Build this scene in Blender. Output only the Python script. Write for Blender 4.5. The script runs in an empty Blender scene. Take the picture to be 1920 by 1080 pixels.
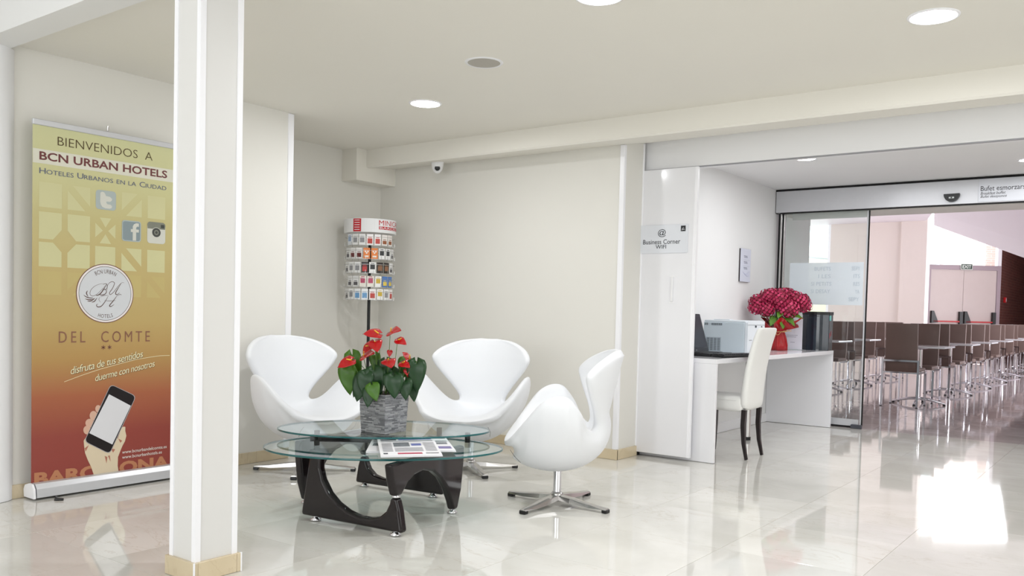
import bpy, bmesh, math, random
from mathutils import Vector, Matrix
random.seed(7)
PI = math.pi
SC = bpy.context.scene
COL = SC.collection

# ------------------------------------------------------------------ camera, world, lights, exposure
AX = Vector((0.80142612, 0.04042, -0.59672)); AY = Vector((0.59760, -0.01385, 0.80167)); AZ = Vector((0.024167, -0.999086, -0.035253))
CAMZ = 1.07
FPX = 1623.0
cd = bpy.data.cameras.new('camera'); cam = bpy.data.objects.new('camera', cd); COL.objects.link(cam)
right = Vector((AX.x, AY.x, AZ.x)); up = -Vector((AX.y, AY.y, AZ.y)); back = -Vector((AX.z, AY.z, AZ.z))
right.normalize(); back = (back - right*back.dot(right)).normalized(); up = back.cross(right)
R = Matrix((right, up, back)).transposed().to_4x4()
cam.matrix_world = Matrix.Translation((0, 0, CAMZ)) @ R
cd.sensor_width = 36.0; cd.lens = FPX/1920*36; cd.shift_y = 100/1920
cd.clip_end = 200
SC.camera = cam
SC.view_settings.view_transform = 'Standard'; SC.view_settings.look = 'None'
SC.view_settings.exposure = 0.32; SC.view_settings.gamma = 1.0; SC.view_settings.use_curve_mapping = False
SC.cycles.max_bounces = 10; SC.cycles.diffuse_bounces = 5; SC.cycles.glossy_bounces = 5; SC.cycles.transmission_bounces = 8
SC.cycles.caustics_reflective = False; SC.cycles.caustics_refractive = False
SC.cycles.sample_clamp_indirect = 6.0

w = bpy.data.worlds.new('sky'); SC.world = w; w.use_nodes = True
wn = w.node_tree.nodes; wn['Background'].inputs[0].default_value = (0.86, 0.93, 1.0, 1); wn['Background'].inputs[1].default_value = 5.0

def area(name, loc, rot, sx, sy, power, col=(1, 1, 1), spread=PI):
    l = bpy.data.lights.new(name, 'AREA'); l.shape = 'RECTANGLE'; l.size = sx; l.size_y = sy; l.energy = power; l.color = col; l.spread = spread
    o = bpy.data.objects.new(name, l); COL.objects.link(o); o.location = loc; o.rotation_euler = rot
    return o
# street windows behind the camera, added fill lights for the rooms, daylight of the high window
area('street_window_light', (-0.7, -3.8, 1.6), (PI/2, 0, 0), 6.0, 2.2, 122, (0.93, 0.965, 1.0))
area('right_fill_light', (3.9, 2.9, 1.5), (PI/2, 0, PI/2), 4.2, 2.0, 42, (0.94, 0.97, 1.0))  # unseen fill added to brighten faces turned to the right
area('front_hall_fill', (-1.2, -0.8, 2.94), (0, 0, 0), 4.0, 3.0, 22, (1.0, 0.985, 0.96))  # added overhead fill, no fixture behind it
area('dining_right_fill', (2.4, 17.5, 1.7), (PI/2, 0, PI/2), 8.0, 2.2, 270, (0.95, 0.95, 1.0), 2.0)  # added side fill for the dining hall, no opening in this wall
area('dining_left_fill', (-7.2, 14.0, 1.7), (PI/2, 0, -PI/2), 6.0, 2.2, 85, (0.97, 0.98, 1.0))  # left-hand fill added for the dining hall, in place of overhead light
area('passage_fill', (-0.9, 7.4, 2.34), (0, 0, 0), 2.5, 1.8, 24, (0.98, 0.99, 1.0))  # extra fill added under the passage ceiling, besides the two downlights
area('high_window_light', (-3.57, 23.85, 3.8), (math.radians(-70), 0, math.radians(36)), 1.8, 1.5, 95, (0.93, 0.96, 1.0))

# ------------------------------------------------------------------ helpers
def lin(c):
    c = c/255.0
    return c/12.92 if c <= 0.04045 else ((c+0.055)/1.055)**2.4
def S(r, g, b): return (lin(r), lin(g), lin(b), 1)

MATS = {}
def mat(name, col, rough=0.5, metal=0.0, spec=0.5, var=0.03, scale=6.0, bump=0.0, bscale=60.0, coat=0.0, emit=None, es=0.0, trans=0.0, ior=1.45, alpha=1.0):
    if name in MATS: return MATS[name]
    m = bpy.data.materials.new(name); m.use_nodes = True
    nt = m.node_tree; b = nt.nodes['Principled BSDF']
    b.inputs['Roughness'].default_value = rough; b.inputs['Metallic'].default_value = metal
    b.inputs['Specular IOR Level'].default_value = spec; b.inputs['Coat Weight'].default_value = coat
    b.inputs['Coat Roughness'].default_value = 0.05
    b.inputs['Transmission Weight'].default_value = trans; b.inputs['IOR'].default_value = ior
    b.inputs['Alpha'].default_value = alpha
    tc = nt.nodes.new('ShaderNodeTexCoord'); nz = nt.nodes.new('ShaderNodeTexNoise')
    nz.inputs['Scale'].default_value = scale; nz.inputs['Detail'].default_value = 4
    nt.links.new(tc.outputs['Object'], nz.inputs['Vector'])
    mr = nt.nodes.new('ShaderNodeMapRange'); mr.inputs['To Min'].default_value = 1-var; mr.inputs['To Max'].default_value = 1+var
    nt.links.new(nz.outputs['Fac'], mr.inputs['Value'])
    mx = nt.nodes.new('ShaderNodeMix'); mx.data_type = 'RGBA'; mx.blend_type = 'MULTIPLY'; mx.inputs['Factor'].default_value = 1.0
    mx.inputs[6].default_value = col
    nt.links.new(mr.outputs['Result'], mx.inputs[7])
    nt.links.new(mx.outputs[2], b.inputs['Base Color'])
    if bump > 0:
        n2 = nt.nodes.new('ShaderNodeTexNoise'); n2.inputs['Scale'].default_value = bscale; n2.inputs['Detail'].default_value = 3
        nt.links.new(tc.outputs['Object'], n2.inputs['Vector'])
        bp = nt.nodes.new('ShaderNodeBump'); bp.inputs['Strength'].default_value = bump; bp.inputs['Distance'].default_value = 0.002
        nt.links.new(n2.outputs['Fac'], bp.inputs['Height']); nt.links.new(bp.outputs['Normal'], b.inputs['Normal'])
    if emit:
        b.inputs['Emission Color'].default_value = emit; b.inputs['Emission Strength'].default_value = es
    MATS[name] = m
    return m

class MB:
    def __init__(s): s.v = []; s.f = []; s.sm = []; s.mi = []
    def add(s, vs, fs, smooth=False, mi=0):
        n = len(s.v); s.v += [tuple(x) for x in vs]
        s.f += [tuple(i+n for i in f) for f in fs]; s.sm += [smooth]*len(fs); s.mi += [mi]*len(fs)
        return s
    def box(s, x0, x1, y0, y1, z0, z1, c=0.0, mi=0):
        if x0 > x1: x0, x1 = x1, x0
        if y0 > y1: y0, y1 = y1, y0
        if z0 > z1: z0, z1 = z1, z0
        c = min(c, (x1-x0)*.45, (y1-y0)*.45, (z1-z0)*.45)
        if c <= 0:
            vs = [(x0,y0,z0),(x1,y0,z0),(x1,y1,z0),(x0,y1,z0),(x0,y0,z1),(x1,y0,z1),(x1,y1,z1),(x0,y1,z1)]
            return s.add(vs, [(0,3,2,1),(4,5,6,7),(0,1,5,4),(1,2,6,5),(2,3,7,6),(3,0,4,7)], False, mi)
        bm = bmesh.new(); bmesh.ops.create_cube(bm, size=1)
        for v in bm.verts:
            v.co = Vector(((x0+x1)/2+v.co.x*(x1-x0), (y0+y1)/2+v.co.y*(y1-y0), (z0+z1)/2+v.co.z*(z1-z0)))
        bmesh.ops.bevel(bm, geom=bm.edges[:], offset=c, segments=2 if c > .004 else 1, profile=.5, affect='EDGES')
        bm.verts.index_update()
        s.add([v.co[:] for v in bm.verts], [tuple(v.index for v in f.verts) for f in bm.faces], c > .004, mi)
        bm.free(); return s
    def tube(s, pts, r, n=12, cap=True, mi=0, smooth=True, sx=1.0):
        pts = [Vector(p) for p in pts]; m = len(pts)
        rr = r if isinstance(r, (list, tuple)) else [r]*m
        vs = []; prev = None
        for i, p in enumerate(pts):
            t = (pts[min(i+1, m-1)]-pts[max(i-1, 0)]).normalized()
            if prev is None:
                a = Vector((0, 0, 1)) if abs(t.z) < .9 else Vector((1, 0, 0))
                u = t.cross(a).normalized()
            else:
                u = (prev - t*prev.dot(t)).normalized()
            prev = u; v = t.cross(u)
            for k in range(n):
                a = 2*PI*k/n + PI/n
                vs.append(p + u*math.cos(a)*rr[i]*sx + v*math.sin(a)*rr[i])
        fs = []
        for i in range(m-1):
            for k in range(n):
                fs.append((i*n+k, i*n+(k+1) % n, (i+1)*n+(k+1) % n, (i+1)*n+k))
        s.add(vs, fs, smooth and n > 4, mi)
        if cap:
            s.add([vs[k] for k in range(n)], [tuple(reversed(range(n)))], False, mi)
            s.add([vs[(m-1)*n+k] for k in range(n)], [tuple(range(n))], False, mi)
        return s
    def lathe(s, prof, c=(0, 0, 0), n=32, mi=0, a0=0, a1=2*PI, smooth=True):
        full = abs(a1-a0-2*PI) < 1e-6; k = n if full else n+1
        vs = []
        for (r, z) in prof:
            for i in range(k):
                a = a0+(a1-a0)*i/n
                vs.append((c[0]+r*math.cos(a), c[1]+r*math.sin(a), c[2]+z))
        fs = []
        for j in range(len(prof)-1):
            for i in range(n):
                i2 = (i+1) % k
                fs.append((j*k+i, j*k+i2, (j+1)*k+i2, (j+1)*k+i))
        s.add(vs, fs, smooth, mi); return s
    def prism(s, poly, fn, d0, d1, mi=0, smooth_side=False):
        """poly: (u,v) outline; fn(u,v,d) -> point; extruded from d0 to d1"""
        n = len(poly)
        A = [fn(u, v, d0) for u, v in poly]; B = [fn(u, v, d1) for u, v in poly]
        s.add(A, [tuple(range(n))], False, mi); s.add(B, [tuple(reversed(range(n)))], False, mi)
        s.add(A+B, [(i, i+n, (i+1) % n+n, (i+1) % n) for i in range(n)], smooth_side, mi)
        return s
    def mesh(s, name, mats=None, weld=False, recalc=True):
        me = bpy.data.meshes.new(name); me.from_pydata(s.v, [], s.f)
        for p, a, b in zip(me.polygons, s.sm, s.mi): p.use_smooth = a; p.material_index = b
        if mats is not None:
            for m in (mats if isinstance(mats, (list, tuple)) else [mats]): me.materials.append(m)
        if weld or recalc:
            bm = bmesh.new(); bm.from_mesh(me)
            if weld: bmesh.ops.remove_doubles(bm, verts=bm.verts, dist=1e-5)
            if recalc: bmesh.ops.recalc_face_normals(bm, faces=bm.faces)
            bm.to_mesh(me); bm.free()
        return me

def obj(name, mb, m=None, parent=None, loc=(0, 0, 0), rot=(0, 0, 0), label=None, kind=None, weld=False, recalc=True):
    me = mb if isinstance(mb, bpy.types.Mesh) else mb.mesh(name, m, weld, recalc)
    o = bpy.data.objects.new(name, me); COL.objects.link(o); o.location = loc; o.rotation_euler = rot
    if parent: o.parent = parent
    if label: o['label'] = label
    if kind: o['kind'] = kind
    return o
def tag(o, label, cat, group=None):
    o['label'] = label; o['category'] = cat
    if group: o['group'] = group
    return o
def thing(name, label, cat, loc=(0, 0, 0), rz=0, group=None):
    o = bpy.data.objects.new(name, None); COL.objects.link(o); o.location = loc; o.rotation_euler = (0, 0, rz); o.empty_display_size = .1
    return tag(o, label, cat, group)
def struct(name, mb, m, parent=None, label=None):
    o = obj(name, mb, m, parent, label=label)
    if not parent: o['kind'] = 'structure'
    return o
def dup(root, loc, rz, label, group=None):
    r = root.copy(); COL.objects.link(r); r.location = loc; r.rotation_euler = (0, 0, rz); r['label'] = label
    if group: r['group'] = group
    for ch in list(root.children):
        c = ch.copy(); COL.objects.link(c); c.parent = r
        for g in list(ch.children):
            d = g.copy(); COL.objects.link(d); d.parent = c
    return r
def bevel(o, wdt=.003, seg=2):
    b = o.modifiers.new('b', 'BEVEL'); b.width = wdt; b.segments = seg; b.limit_method = 'ANGLE'; return o
def subsurf(o, n=1):
    b = o.modifiers.new('s', 'SUBSURF'); b.levels = n; b.render_levels = n; return o

def text_polys(pieces, bold=0.0, shear=0.0, space=1.0, res=3):
    """pieces: list of (string, size). Returns verts (u,v), faces, bbox."""
    V = []; F = []; adv = 0.0
    for st, size in pieces:
        cu = bpy.data.curves.new('t', 'FONT'); cu.body = st; cu.size = size; cu.shear = shear; cu.space_character = space
        cu.offset = bold*size; cu.resolution_u = res; cu.dimensions = '2D'; cu.fill_mode = 'FRONT'
        o = bpy.data.objects.new('t', cu); COL.objects.link(o)
        dg = bpy.context.evaluated_depsgraph_get(); me = bpy.data.meshes.new_from_object(o.evaluated_get(dg))
        if len(me.vertices):
            x0 = min(v.co.x for v in me.vertices); x1 = max(v.co.x for v in me.vertices)
            n = len(V)
            V += [(v.co.x-x0+adv, v.co.y) for v in me.vertices]
            F += [tuple(i+n for i in p.vertices) for p in me.polygons]
            adv += x1-x0+size*.09*space
        bpy.data.objects.remove(o); bpy.data.curves.remove(cu); bpy.data.meshes.remove(me)
    return V, F
def text_mb(mb, pieces, fn, u0, u1, v0, v1, d=.0008, mi=0, **k):
    """writes text into mb, its bounding box fitted to u0..u1, v0..v1 (pass v1=None to keep the aspect)."""
    if isinstance(pieces, str): pieces = [(pieces, 1.0)]
    V, F = text_polys(pieces, **k)
    if not V: return mb
    a0 = min(v[0] for v in V); a1 = max(v[0] for v in V); b0 = min(v[1] for v in V); b1 = max(v[1] for v in V)
    su = (u1-u0)/(a1-a0); sv = su if v1 is None else (v1-v0)/(b1-b0)
    if v1 is None: su = abs(su)*(1 if u1 > u0 else -1); sv = abs(su)
    mb.add([fn(u0+(x-a0)*su, v0+(y-b0)*sv, d) for x, y in V], F, False, mi)
    return mb

# measuring on real planes: camera pixel -> point of the plane x = const
def on_x(px, py, X0):
    d = Vector((AX.dot((px-960, py-640, FPX)), AY.dot((px-960, py-640, FPX)), AZ.dot((px-960, py-640, FPX))))
    t = X0/d.x
    return d.y*t, d.z*t+CAMZ

# ------------------------------------------------------------------ materials
M_wall = mat('wall_paint', S(229, 227, 221), .55, var=.015, scale=2, bump=.05, bscale=200)
M_ceil = mat('ceiling_paint', S(234, 231, 223), .7, var=.015, scale=1.5)
M_ceil_w = mat('ceiling_white', S(236, 236, 236), .7, var=.015, scale=1.5)
M_white = mat('white_lacquer', S(236, 236, 240), .12, var=.01, scale=2, coat=.3)
M_white_m = mat('white_satin', S(238, 238, 240), .4, var=.01)
M_trim = mat('white_trim', S(246, 246, 250), .3, var=.01)
M_alu = mat('brushed_aluminium', S(206, 207, 211), .34, metal=.3, var=.03, scale=20)
M_chrome = mat('chrome', S(225, 225, 230), .07, metal=1.0, var=.02)
M_brushed = mat('satin_steel', S(205, 203, 202), .22, metal=1.0, var=.04, scale=30)
M_black = mat('black_plastic', S(22, 22, 24), .35, var=.1, scale=30)
M_blackgap = mat('black_rubber', S(14, 14, 15), .7, var=.1)
M_gloss_black = mat('gloss_espresso_lacquer', S(26, 19, 21), .10, var=.08, scale=8)
M_leather = mat('white_leather', S(234, 236, 240), .42, var=.012, scale=5, bump=.06, bscale=180)
M_leather2 = mat('ivory_leatherette', S(240, 240, 237), .38, var=.02, scale=5, bump=.06, bscale=160)
M_seam = mat('dark_seam_thread', S(95, 92, 90), .6)
M_paper = mat('white_paper', S(240, 240, 244), .6, var=.015, scale=20)
M_ink = mat('dark_ink', S(38, 38, 44), .6, var=.1, scale=40)
M_brown = mat('taupe_leatherette', S(104, 86, 80), .45, var=.03, scale=8, bump=.05)
M_skirt = None

def glass_mat(name, col, rough=0.0, tint=.0):
    m = bpy.data.materials.new(name); m.use_nodes = True; nt = m.node_tree; nt.nodes.clear()
    out = nt.nodes.new('ShaderNodeOutputMaterial'); tr = nt.nodes.new('ShaderNodeBsdfTransparent'); gl = nt.nodes.new('ShaderNodeBsdfGlossy')
    gl.inputs['Roughness'].default_value = rough; tr.inputs['Color'].default_value = col
    fr = nt.nodes.new('ShaderNodeFresnel'); fr.inputs['IOR'].default_value = 1.5
    geo = nt.nodes.new('ShaderNodeNewGeometry')
    mr = nt.nodes.new('ShaderNodeMath'); mr.operation = 'MULTIPLY'; mr.inputs[1].default_value = 1.0
    nz = nt.nodes.new('ShaderNodeTexNoise'); nz.inputs['Scale'].default_value = 3
    ad = nt.nodes.new('ShaderNodeMath'); ad.operation = 'MULTIPLY_ADD'; ad.inputs[1].default_value = .02
    nt.links.new(nz.outputs['Fac'], ad.inputs[0]); inv = nt.nodes.new('ShaderNodeMath'); inv.operation = 'SUBTRACT'; inv.inputs[0].default_value = 1.0; nt.links.new(geo.outputs['Backfacing'], inv.inputs[1])
    nt.links.new(inv.outputs[0], mr.inputs[1]); nt.links.new(fr.outputs['Fac'], mr.inputs[0]); nt.links.new(mr.outputs[0], ad.inputs[2])
    mx = nt.nodes.new('ShaderNodeMixShader'); nt.links.new(ad.outputs[0], mx.inputs['Fac'])
    nt.links.new(tr.outputs[0], mx.inputs[1]); nt.links.new(gl.outputs[0], mx.inputs[2]); nt.links.new(mx.outputs[0], out.inputs['Surface'])
    MATS[name] = m; return m
M_glass = glass_mat('clear_glass', (.93, .97, .96, 1))
M_table_glass = glass_mat('table_glass', (.90, .96, .95, 1))
M_glass_edge = mat('green_glass_edge', S(16, 92, 94), .1, var=.1, scale=30, coat=.5)
M_frost = mat('frosted_film', S(232, 240, 246), .6, var=.02, alpha=.78)

def marble(name, c1, c2, vein, dark, rough=.045):
    m = bpy.data.materials.new(name); m.use_nodes = True; nt = m.node_tree; b = nt.nodes['Principled BSDF']; L = nt.links
    geo = nt.nodes.new('ShaderNodeNewGeometry'); oi = nt.nodes.new('ShaderNodeObjectInfo')
    sc = nt.nodes.new('ShaderNodeVectorMath'); sc.operation = 'SCALE'; sc.inputs['Scale'].default_value = 37.0
    cx = nt.nodes.new('ShaderNodeCombineXYZ'); L.new(oi.outputs['Random'], cx.inputs[0]); L.new(oi.outputs['Random'], cx.inputs[2]); L.new(cx.outputs[0], sc.inputs[0])
    add = nt.nodes.new('ShaderNodeVectorMath'); add.operation = 'ADD'; L.new(geo.outputs['Position'], add.inputs[0]); L.new(sc.outputs[0], add.inputs[1])
    n1 = nt.nodes.new('ShaderNodeTexNoise'); n1.inputs['Scale'].default_value = 2.2; n1.inputs['Detail'].default_value = 5; n1.inputs['Distortion'].default_value = .8
    L.new(add.outputs[0], n1.inputs['Vector'])
    r1 = nt.nodes.new('ShaderNodeValToRGB'); r1.color_ramp.elements[0].position = .3; r1.color_ramp.elements[1].position = .7
    r1.color_ramp.elements[0].color = c1; r1.color_ramp.elements[1].color = c2; L.new(n1.outputs['Fac'], r1.inputs['Fac'])
    # thin veins where a distorted noise crosses one half
    mp = nt.nodes.new('ShaderNodeVectorMath'); mp.operation = 'MULTIPLY'; mp.inputs[1].default_value = (1.0, 2.6, 1.0); L.new(add.outputs[0], mp.inputs[0])
    n2 = nt.nodes.new('ShaderNodeTexNoise'); n2.inputs['Scale'].default_value = 1.7; n2.inputs['Detail'].default_value = 9; n2.inputs['Roughness'].default_value = .62; n2.inputs['Distortion'].default_value = 1.2
    L.new(mp.outputs[0], n2.inputs['Vector'])
    r2 = nt.nodes.new('ShaderNodeValToRGB'); e = r2.color_ramp.elements
    e[0].position = .485; e[0].color = (0, 0, 0, 1); e[1].position = .515; e[1].color = (0, 0, 0, 1)
    x = e.new(.5); x.color = (1, 1, 1, 1)
    L.new(n2.outputs['Fac'], r2.inputs['Fac'])
    n3 = nt.nodes.new('ShaderNodeTexNoise'); n3.inputs['Scale'].default_value = 1.1; L.new(add.outputs[0], n3.inputs['Vector'])
    mm = nt.nodes.new('ShaderNodeMath'); mm.operation = 'MULTIPLY'; L.new(r2.outputs['Color'], mm.inputs[0])
    pw = nt.nodes.new('ShaderNodeMapRange'); pw.inputs['From Min'].default_value = .4; pw.inputs['From Max'].default_value = .75; pw.inputs['To Max'].default_value = dark
    L.new(n3.outputs['Fac'], pw.inputs['Value']); L.new(pw.outputs['Result'], mm.inputs[1])
    mx = nt.nodes.new('ShaderNodeMix'); mx.data_type = 'RGBA'; L.new(mm.outputs[0], mx.inputs['Factor']); L.new(r1.outputs['Color'], mx.inputs[6]); mx.inputs[7].default_value = vein
    hv = nt.nodes.new('ShaderNodeMapRange'); hv.inputs['To Min'].default_value = .93; hv.inputs['To Max'].default_value = 1.04; L.new(oi.outputs['Random'], hv.inputs['Value'])
    m2 = nt.nodes.new('ShaderNodeMix'); m2.data_type = 'RGBA'; m2.blend_type = 'MULTIPLY'; m2.inputs['Factor'].default_value = 1
    L.new(mx.outputs[2], m2.inputs[6]); L.new(hv.outputs['Result'], m2.inputs[7]); L.new(m2.outputs[2], b.inputs['Base Color'])
    b.inputs['Roughness'].default_value = rough; b.inputs['IOR'].default_value = 1.55; b.inputs['Specular IOR Level'].default_value = .6
    n4 = nt.nodes.new('ShaderNodeTexNoise'); n4.inputs['Scale'].default_value = 1.6; n4.inputs['Detail'].default_value = 2; L.new(geo.outputs['Position'], n4.inputs['Vector'])
    bp = nt.nodes.new('ShaderNodeBump'); bp.inputs['Strength'].default_value = .06; bp.inputs['Distance'].default_value = .01
    L.new(n4.outputs['Fac'], bp.inputs['Height']); L.new(bp.outputs['Normal'], b.inputs['Normal'])
    MATS[name] = m; return m
M_marble = marble('cream_marble', S(214, 212, 205), S(228, 226, 221), S(176, 158, 134), .45)
M_marble_hall = marble('rosy_grey_marble', S(186, 176, 176), S(210, 202, 202), S(120, 106, 106), .6, .05)
M_base_marble = marble('beige_marble', S(205, 188, 156), S(220, 205, 176), S(150, 120, 85), .5, .2)

def brick_mat(name, c1, c2, mortar, horiz='Y'):
    m = bpy.data.materials.new(name); m.use_nodes = True; nt = m.node_tree; b = nt.nodes['Principled BSDF']; L = nt.links
    tc = nt.nodes.new('ShaderNodeTexCoord'); sp = nt.nodes.new('ShaderNodeSeparateXYZ'); cb = nt.nodes.new('ShaderNodeCombineXYZ')
    L.new(tc.outputs['Object'], sp.inputs[0]); L.new(sp.outputs[horiz], cb.inputs['X']); L.new(sp.outputs['Z'], cb.inputs['Y'])
    br = nt.nodes.new('ShaderNodeTexBrick'); br.inputs['Scale'].default_value = 1; br.inputs['Brick Width'].default_value = .25; br.inputs['Row Height'].default_value = .072
    br.inputs['Mortar Size'].default_value = .008; br.inputs['Color1'].default_value = c1; br.inputs['Color2'].default_value = c2; br.inputs['Mortar'].default_value = mortar
    L.new(cb.outputs[0], br.inputs['Vector']); L.new(br.outputs['Color'], b.inputs['Base Color']); b.inputs['Roughness'].default_value = .85
    bp = nt.nodes.new('ShaderNodeBump'); bp.inputs['Distance'].default_value = .01; bp.invert = True; L.new(br.outputs['Fac'], bp.inputs['Height']); L.new(bp.outputs['Normal'], b.inputs['Normal'])
    return m

# ------------------------------------------------------------------ the setting
Zc = 2.40
# floor: slab + separate marble tiles
floor = struct('floor', MB().box(-8, 4.2, -4.2, 41, -.12, -.0035), M_base_marble)
TS = .63; G = .0007
tile = MB().box(-TS/2+G, TS/2-G, -TS/2+G, TS/2-G, -.006, 0, c=.0004).mesh('floor_tile', M_marble)
tile_h = tile.copy(); tile_h.materials.clear(); tile_h.materials.append(M_marble_hall)
FW = Vector((-.5967, .8017)); RT = Vector((.8017, .5967))
cells = []
ix0 = int((-8+1.57)/TS)-1
for i in range(-11, 10):
    for j in range(-7, 64):
        x = -1.5725+TS*(i+.5); y = -.02+TS*(j+.5)
        if x > 4.0 or x < -7.6 or y > 40: continue
        d = Vector((x, y)).dot(FW); s = Vector((x, y)).dot(RT)
        hid = (x < -5.3 and y < 9) or (x < -3.5 and 6.0 < y < 9.2) or (x < -5.0 and y < 3.7)
        vis = d > 3.1 and abs(s) < .66*d+.2 and not hid
        if y > 19 and x < -3.0 and d > 22.5: vis = False
        cells.append((not vis, d, x, y))
cells.sort()
rest = MB(); nt_ = 0
for hid, d, x, y in cells:
    if not hid and nt_ < 300:
        obj('floor_tile', tile if y < 9.1 else tile_h, None, floor, (x, y, 0)); nt_ += 1
    else:
        rest.box(x-TS/2+G, x+TS/2-G, y-TS/2+G, y+TS/2-G, -.006, 0, mi=0 if y < 9.1 else 1)
obj('floor_tiling', rest, [M_marble, M_marble_hall], floor, kind='stuff')

# ceilings
c = MB().box(-5.75, 4.1, 2.07, 5.30, Zc, Zc+.1); struct('ceiling', c, M_ceil)
c = MB().box(-5.75, 4.1, -4.1, 1.92, 3.0, 3.1); struct('front_hall_ceiling', c, M_ceil_w)
struct('ceiling_beam', MB().box(-5.75, 4.1, 1.92, 2.07, 2.37, 3.05), M_ceil_w)
prof = [(5.158, 2.45), (5.158, 2.262), (5.170, 2.25), (5.508, 2.288), (5.84, 2.353), (5.84, 2.45)]
struct('soffit', MB().prism(prof, lambda u, v, d: (d, u, v), -5.43, 4.1), M_ceil)
struct('wall_bracket_box', MB().box(-5.61, -5.42, 5.048, 5.52, 2.135, 2.41, c=.003), M_ceil)
struct('passage_ceiling', MB().box(-3.18, 4.05, 5.95, 8.87, 2.37, 2.47), M_ceil_w)
# walls
struct('wall_left', MB().box(-5.75, -4.87, -4.1, 3.93, 0, 3.1), M_wall)
struct('wall_recess', MB().box(-5.75, -5.60, 3.93, 5.65, 0, 2.45), M_wall)
struct('wall_back', MB().box(-5.62, -3.127, 5.508, 5.80, 0, 2.40), M_wall)
struct('wall_header', MB().box(-3.22, 4.1, 5.835, 5.95, 2.15, 2.36), M_white_m)
struct('wall_passage', MB().box(-3.34, -3.18, 5.80, 9.85, 0, 3.0), M_ceil_w)
struct('wall_behind_camera', MB().box(-5.75, 4.1, -4.2, -4.05, 0, 3.1), M_wall)
struct('wall_right', MB().box(4.05, 4.2, -4.2, 9.4, 0, 3.1), M_wall)
struct('wall_lintel', MB().box(-3.18, 4.1, 8.87, 9.35, 2.13, 3.05), M_wall)
# trims
struct('trim_1', MB().box(-4.872, -4.862, 3.892, 3.934, .075, 2.395, c=.002).box(-4.90, -4.862, 3.930, 3.938, .075, 2.395, c=.002), M_trim)
struct('trim_2', MB().box(-3.160, -3.127, 5.500, 5.509, .075, 2.285, c=.002).box(-3.128, -3.122, 5.500, 5.53, .075, 2.285, c=.002), M_trim)
struct('trim_3', MB().box(-3.150, -3.118, 5.785, 5.80, .075, 2.34, c=.002), M_trim)
# baseboards with separate marble pieces
def skirting(name, pts, h=.075, th=.012):
    base = struct(name, MB().box(0, .001, 0, .001, 0, .001), M_base_marble)
    return base
def skirt_run(name, axis, fixed, a0, a1, side, first=None, h=.075, L=.62, hidden=0):
    """a run of marble skirting tiles; axis 'y' = wall plane x=fixed; side = +1/-1 direction it stands proud"""
    th = .012; pts = [a0]; a = a0 if first is None else first
    if first is not None: pts.append(first)
    while a+L < a1-.05: a += L; pts.append(a)
    pts.append(a1)
    f0, f1 = fixed-.002*side, fixed+th*.6*side
    b = MB()
    if axis == 'y': b.box(f0, f1, a0, a1, .001, h-.004)
    else: b.box(a0, a1, f0, f1, .001, h-.004)
    root = struct(name, b, M_base_marble)
    for p, q in zip(pts[:-1], pts[1:]):
        b = MB(); f2 = fixed+th*side
        if axis == 'y': b.box(f0, f2, p+.001, q-.001, .001, h, c=.0012)
        else: b.box(p+.001, q-.001, f0, f2, .001, h, c=.0012)
        obj('skirting_tile', b, M_base_marble, root)
skirt_run('baseboard_left', 'y', -4.87, 1.0, 3.93, 1, first=1.18)
skirt_run('baseboard_recess', 'y', -5.60, 3.95, 5.50, 1)
skirt_run('baseboard_back', 'x', 5.508, -5.58, -3.115, -1)
skirt_run('baseboard_pilaster', 'y', -3.127, 5.50, 5.80, 1)
struct('baseboard_passage', MB().box(-3.182, -3.168, 5.95, 8.72, 0.001, .09, c=.003), M_white_m)

# round column and square pillar
rc = thing('round_column', 'white round column with a scuff mark beside the roll-up banner', 'column', (-4.93, 2.0, 0))
obj('column_shaft', MB().lathe([(.12, 0.002), (.12, 2.37)], n=48).lathe([(0, 2.37), (.12, 2.37)], n=48), M_white_m, rc)
obj('scuff_mark', MB().tube([(.119*math.cos(-.42), .119*math.sin(-.42), .236), (.1215*math.cos(-.36), .1215*math.sin(-.36), .228), (.1215*math.cos(-.30), .1215*math.sin(-.30), .222)], .0009, 6), M_ink, rc)
pl = thing('square_pillar', 'square white pillar with white corner strips and marble base, in front of the banner', 'pillar', (-3.006, 2.016, 0))
hx, hy = .083, .091
obj('shaft', MB().box(-hx, hx, -hy, hy, .075, 2.37), mat('pillar_panel', S(222, 221, 219), .4, var=.01), pl)
for sx in (-1, 1):
    for sy in (-1, 1):
        b = MB(); x = sx*(hx+.004); y = sy*(hy+.004); p_ = [(x, y), (x-sx*.024, y), (x-sx*.024, y-sy*.006), (x-sx*.006, y-sy*.006), (x-sx*.006, y-sy*.024), (x, y-sy*.024)]
        b.prism(p_, lambda u, v, d: (u, v, d), .075, 2.37)
        obj('corner_strip', b, M_trim, pl)
for (x0, x1, y0, y1) in ((-.100, .100, -.107, -.088), (-.100, .100, .088, .107), (.081, .099, -.088, .088), (-.099, -.081, -.088, .088)):
    obj('base_slab', MB().box(x0+.001, x1-.001, y0+.0005, y1-.0005, .001, .075, c=.0015), M_base_marble, pl)
obj('base_joint', MB().box(.096, .1015, -.1085, -.103, .001, .077).box(.096, .1015, .103, .1085, .001, .077), M_trim, pl)

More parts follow.
